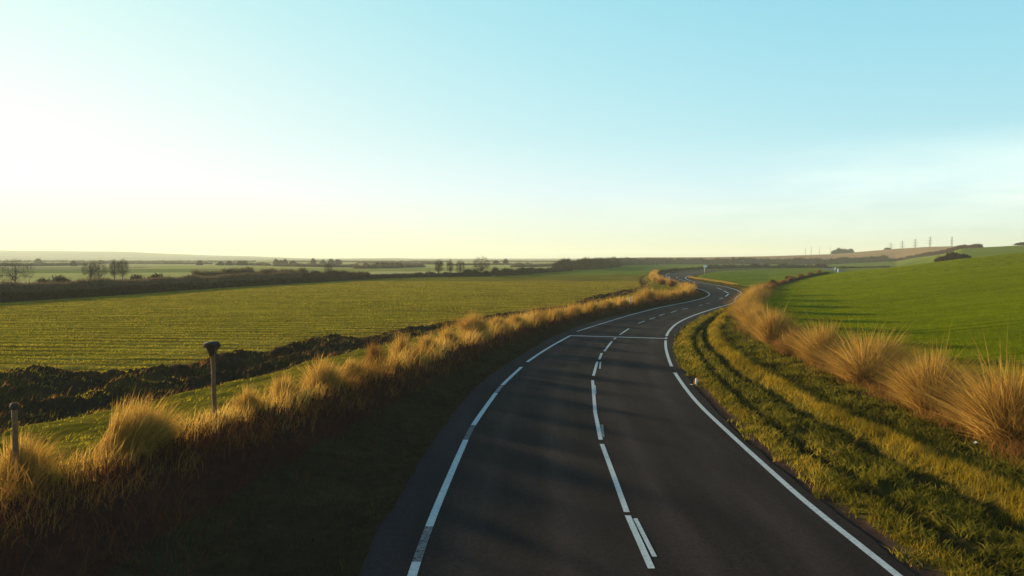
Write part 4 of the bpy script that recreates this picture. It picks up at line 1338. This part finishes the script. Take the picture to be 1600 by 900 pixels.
class MB:
    def __init__(s): s.v = []; s.f = []

    def lathe(s, prof, c=(0, 0, 0), n=14, wob=0.0, seed=0):
        rs = random.Random(seed); o = len(s.v)
        for (r, z) in prof:
            for j in range(n):
                a = 2 * math.pi * j / n; rr = r * (1 + wob * rs.uniform(-1, 1))
                s.v.append((c[0] + rr * math.cos(a), c[1] + rr * math.sin(a), c[2] + z))
        for i in range(len(prof) - 1):
            for j in range(n):
                s.f.append((o + i * n + j, o + i * n + (j + 1) % n, o + (i + 1) * n + (j + 1) % n, o + (i + 1) * n + j))
        s.f.append(tuple(o + j for j in reversed(range(n)))); s.f.append(tuple(o + (len(prof) - 1) * n + j for j in range(n)))
        return s

    def box(s, a, b):
        o = len(s.v)
        for z in (a[2], b[2]):
            for y in (a[1], b[1]):
                for x in (a[0], b[0]): s.v.append((x, y, z))
        s.f += [tuple(o + k for k in q) for q in ((0, 2, 3, 1), (4, 5, 7, 6), (0, 1, 5, 4), (2, 6, 7, 3), (0, 4, 6, 2), (1, 3, 7, 5))]
        return s

    def bar(s, p, q, r):
        p = Vector(p); q = Vector(q); d = (q - p).normalized(); a = d.orthogonal().normalized(); b = d.cross(a); o = len(s.v)
        for c in (p, q):
            for j in range(4):
                th = math.pi / 2 * j + .78
                s.v.append(tuple(c + (a * math.cos(th) + b * math.sin(th)) * r))
        for j in range(4): s.f.append((o + j, o + (j + 1) % 4, o + 4 + (j + 1) % 4, o + 4 + j))
        s.f += [(o + 3, o + 2, o + 1, o), (o + 4, o + 5, o + 6, o + 7)]
        return s

    def prism(s, pts, y0, y1):
        o = len(s.v); n = len(pts)
        for y in (y0, y1):
            for x, z in pts: s.v.append((x, y, z))
        s.f.append(tuple(o + j for j in range(n))); s.f.append(tuple(o + n + j for j in reversed(range(n))))
        for j in range(n): s.f.append((o + j, o + n + j, o + n + (j + 1) % n, o + (j + 1) % n))
        return s

    def mesh(s, name, mat, smooth_=False, bevel=0):
        me = bpy.data.meshes.new(name); me.from_pydata(s.v, [], s.f); me.materials.append(mat)
        if smooth_:
            for p in me.polygons: p.use_smooth = True
        me.update()
        return me


# the flared post
x, y = gp(332, 668, .72)
z = tz(x, y)
ph = (668 - 558) * y / FPX
o = tag(empty('wooden_post', (x, y, z), .4), 'leaning weathered post with a wide dark flared top on the left bank', 'post')
o.rotation_euler = (R(-1), R(-1), .4)
link('shaft', MB().lathe([(.062, -.3), (.058, 0), (.05, ph * .3), (.055, ph * .32), (.049, ph * .6), (.06, ph * .63), (.05, ph * .68), (.054, ph * .93), (.075, ph)], wob=.07, seed=3).mesh('shaft', M['post'], True), o)
link('flared_top', MB().lathe([(.055, ph - .10), (.08, ph - .02), (.095, ph + .05), (.13, ph + .10), (.18, ph + .16), (.195, ph + .21), (.175, ph + .25), (.11, ph + .275), (.05, ph + .285)], n=22, wob=.2, seed=5).mesh('flared_top', M['post_dark'], True), o)
mb = MB()
for k in range(4):
    a = .5 + k * 1.57
    mb.bar((.06 * math.cos(a), .06 * math.sin(a), ph - .12), (.16 * math.cos(a), .16 * math.sin(a), ph + .12), .012)
link('bracket', mb.mesh('bracket', M['post'], True), o)
# second post at the left edge
x, y = gp(16, 762, .7)
z = tz(x, y)
ph = (762 - 645) * y / FPX
o = tag(empty('wooden_post', (x, y, z), 1.2), 'brown wooden post with a blunt top at the left edge of the picture', 'post')
link('shaft', MB().lathe([(.055, -.3), (.052, 0), (.047, ph * .4), (.052, ph * .42), (.045, ph * .8), (.05, ph)], wob=.07, seed=8).mesh('shaft', M['post'], True), o)
link('post_cap', MB().lathe([(.048, ph - .03), (.068, ph + .0), (.072, ph + .05), (.05, ph + .09), (.01, ph + .1)], wob=.1, seed=9).mesh('post_cap', M['post_dark'], True), o)
# thin stake
x, y = gp(385, 618, .6)
tag(link('stake', MB().lathe([(.018, -.2), (.018, .2), (.015, .66), (.012, .70)], n=8, wob=.05).mesh('stake', M['post'], True), loc=(x, y, tz(x, y))), 'thin pale stake on the green strip right of the flared post', 'stake')


def marker(px, py, h, w, label, board=True, z0=.1):
    x, y = gp(px, py, z0)
    o = tag(empty('marker_post', (x, y, tz(x, y))), label, 'marker post', 'marker posts along the road')
    link('body', MB().prism([(-w / 2, -.1), (w / 2, -.1), (w / 2, h * .93), (w * .35, h), (-w * .35, h), (-w / 2, h * .93)], -.03, .03).mesh('body', M['white'] if board else M['dark']), o)
    link('reflector', MB().box((-w * .3, -.036, h * .7), (w * .3, -.0305, h * .85)).mesh('reflector', M['amber'] if not board else M['grey']), o)
    return o


marker(933.5, 484, .5, .12, 'thin pale marker post in the shaded grass of the left bank, nearer one')
marker(986, 478, .62, .24, 'wider grey white marker post in the shaded grass of the left bank, farther one')
marker(1085.5, 447, .95, .22, 'dark marker post where the left bank ends at the bend', False)
marker(1046, 437.5, .9, .2, 'small pale marker post by the second bend', True)
# pale stump lit by the sun at the right edge of the road
x, y = gp(1090, 602)
o = tag(empty('marker_stub', (x, y, tz(x, y)), .3), 'short broken pale marker stub in a dry tuft beside the right road edge', 'marker')
link('stub', MB().lathe([(.04, -.1), (.04, .1), (.03, .2), (.034, .235), (.012, .25)], n=9, wob=.12).mesh('stub', M['white'], True), o)
link('base_slab', MB().prism([(-.28, -.05), (.24, -.05), (.22, .02), (-.26, .03)], -.13, .05).mesh('base_slab', M['dark']), o)
tf = clump_mesh('grass_clump', 300, .34, .5, .9, .2, M['straw'], 77, .012)
tag(link('grass_clump', tf, loc=(x + .06, y + .12, tz(x, y))), 'little dry tuft around the broken stub at the right road edge', 'grass clump')
# scrap of paper
x, y = gp(1533, 704, .25)
mb = MB()
mb.v = [(-.06, -.02, .0), (.0, -.03, .035), (.06, -.01, .01), (-.05, .03, .03), (.01, .035, .06), (.06, .03, .02), (-.02, .06, .0), (.04, .06, .01)]
mb.f = [(0, 1, 4, 3), (1, 2, 5, 4), (3, 4, 6), (4, 5, 7, 6)]
sc_ = link('litter_scrap', mb.mesh('litter_scrap', M['scrap']), loc=(x, y, tz(x, y) + .14))
sc_.modifiers.new('thick', 'SOLIDIFY').thickness = .004
tag(sc_, 'scrap of white paper in the weeds before the largest clump', 'litter')

# signs
x, y = at(1101, 193)
o = tag(empty('road_sign', (x, y, tz(x, y))), 'white pointed direction sign on a post inside the second bend', 'sign')
link('pole', MB().lathe([(.07, -.2), (.07, 3.0)], n=8).mesh('pole', M['grey'], True), o)
link('sign_plate', MB().prism([(-.35, 2.2), (.45, 2.2), (.75, 2.5), (.45, 2.8), (-.35, 2.8)], -.1, -.075).mesh('sign_plate', M['white']), o)
link('sign_plate', MB().prism([(-.2, 1.7), (.2, 1.7), (.2, 2.12), (-.2, 2.12)], -.1, -.075).mesh('sign_plate', M['grey']), o)
x, y = at(1304.5, 192)
o = tag(empty('road_sign', (x, y, tz(x, y))), 'small white sign by the grey lane on the crest of the green field', 'sign')
link('pole', MB().lathe([(.05, -.2), (.05, 1.5)], n=8).mesh('pole', M['grey'], True), o)
link('sign_plate', MB().prism([(-.3, .8), (.3, .8), (.3, 1.45), (-.3, 1.45)], -.08, -.055).mesh('sign_plate', M['white']), o)
x, y = at(1309.5, 186)
o = tag(empty('marker_post', (x, y, tz(x, y))), 'white marker post by the grey lane on the crest', 'marker post', 'marker posts along the road')
link('body', MB().prism([(-.12, -.1), (.12, -.1), (.12, .85), (-.12, .95)], -.05, .05).mesh('body', M['white']), o)
link('reflector', MB().box((-.08, -.056, .6), (.08, -.0505, .75)).mesh('reflector', M['amber']), o)


def pylon_meshes():
    b = MB(); H = 26.0
    lv = [0, 6, 11, 15, 18.5, 21.5, 24]

    def hw(z): return 1.7 * (1 - z / 27.0) ** 1.15 + .22
    cor = ((-1, -1), (1, -1), (1, 1), (-1, 1))
    for i in range(len(lv) - 1):
        z0, z1 = lv[i], lv[i + 1]; a, c = hw(z0), hw(z1)
        for k in range(4):
            s, t = cor[k], cor[(k + 1) % 4]
            b.bar((s[0] * a, s[1] * a, z0), (s[0] * c, s[1] * c, z1), .17)
            b.bar((s[0] * a, s[1] * a, z0), (t[0] * c, t[1] * c, z1), .1)
            b.bar((t[0] * a, t[1] * a, z0), (s[0] * c, s[1] * c, z1), .1)
            b.bar((s[0] * c, s[1] * c, z1), (t[0] * c, t[1] * c, z1), .1)
    for s in cor: b.bar((s[0] * hw(24), s[1] * hw(24), 24), (0, 0, H), .13)
    tower = b.mesh('tower', M['steel'])
    arms = []
    for z, w in ((14, 8.4), (18.5, 9.6), (23, 7.0)):
        m = MB(); a = hw(z)
        for t in (-1, 1): m.bar((-a, t * a, z), (a, t * a, z), .11)
        m.bar((-a, -a, z), (-a, a, z), .11); m.bar((a, -a, z), (a, a, z), .11)
        for sg in (-1, 1):
            for t in (-1, 1):
                m.bar((sg * a, t * a, z), (sg * w, 0, z + .2), .2)
                m.bar((sg * a, t * a, z + 1.1), (sg * w, 0, z + .2), .11)
            m.bar((sg * w, 0, z + .2), (sg * w, 0, z - 1.8), .16)
        arms.append(m.mesh('crossarm', M['steel']))
    return tower, arms


PYT, PYA = pylon_meshes()
PG = 'pylons on the right skyline'
for i, (px, d, ytop, ybase) in enumerate([(1391, 1500, 379, 390.5), (1409, 1450, 375.5, 388.5), (1429, 1400, 372.5, 387.5), (1452, 1300, 369, 386.5), (1486, 1200, 369, 385),
                                          (1258, 2000, 386.5, 398.5), (1267, 1980, 384, 398), (1280, 1950, 384.5, 398), (1297, 1900, 384, 397)]):
    x, y = at(px, d)
    zt = CAMH + (HOR - ytop) / FPX * d
    zb = min(tz(x, y), CAMH + (HOR - ybase) / FPX * d)
    s = (zt - zb) / 26.0
    lb = ['smallest pylon of the right hand line, over the stubble hill', 'second pylon of the right hand line from its left end', 'middle pylon of the right hand line of five',
          'tall pylon just left of the last in the right hand line', 'last pylon of the right hand line, above the slope bushes',
          'leftmost faint pylon of the far group of four', 'second faint pylon of the far group of four', 'third faint pylon of the far group of four',
          'rightmost faint pylon of the far group, next to the small wood'][i]
    o = empty('pylon', (x, y, zb), R(20 + 6 * i), (s * (.8 if i < 5 else .55), s * (.8 if i < 5 else .55), s))
    tag(o, lb, 'pylon', PG)
    link('tower', PYT, o)
    for a in PYA: link('crossarm', a, o)

# ------------------------------------------------------------------ haze over the plain
m, N, L = new_mat('haze')
out = N('ShaderNodeOutputMaterial'); pv = N('ShaderNodeVolumePrincipled')
pv.inputs['Color'].default_value = (.93, 1.0, .87, 1)
pv.inputs['Density'].default_value = .00027
pv.inputs['Anisotropy'].default_value = .1
L(pv.outputs[0], out.inputs['Volume'])
hz = MB().box((-7600, -7600, -3), (7600, 7600, 75)).mesh('haze', m)
tag(link('haze', hz), 'thin pale haze lying over the plain', kind='stuff')
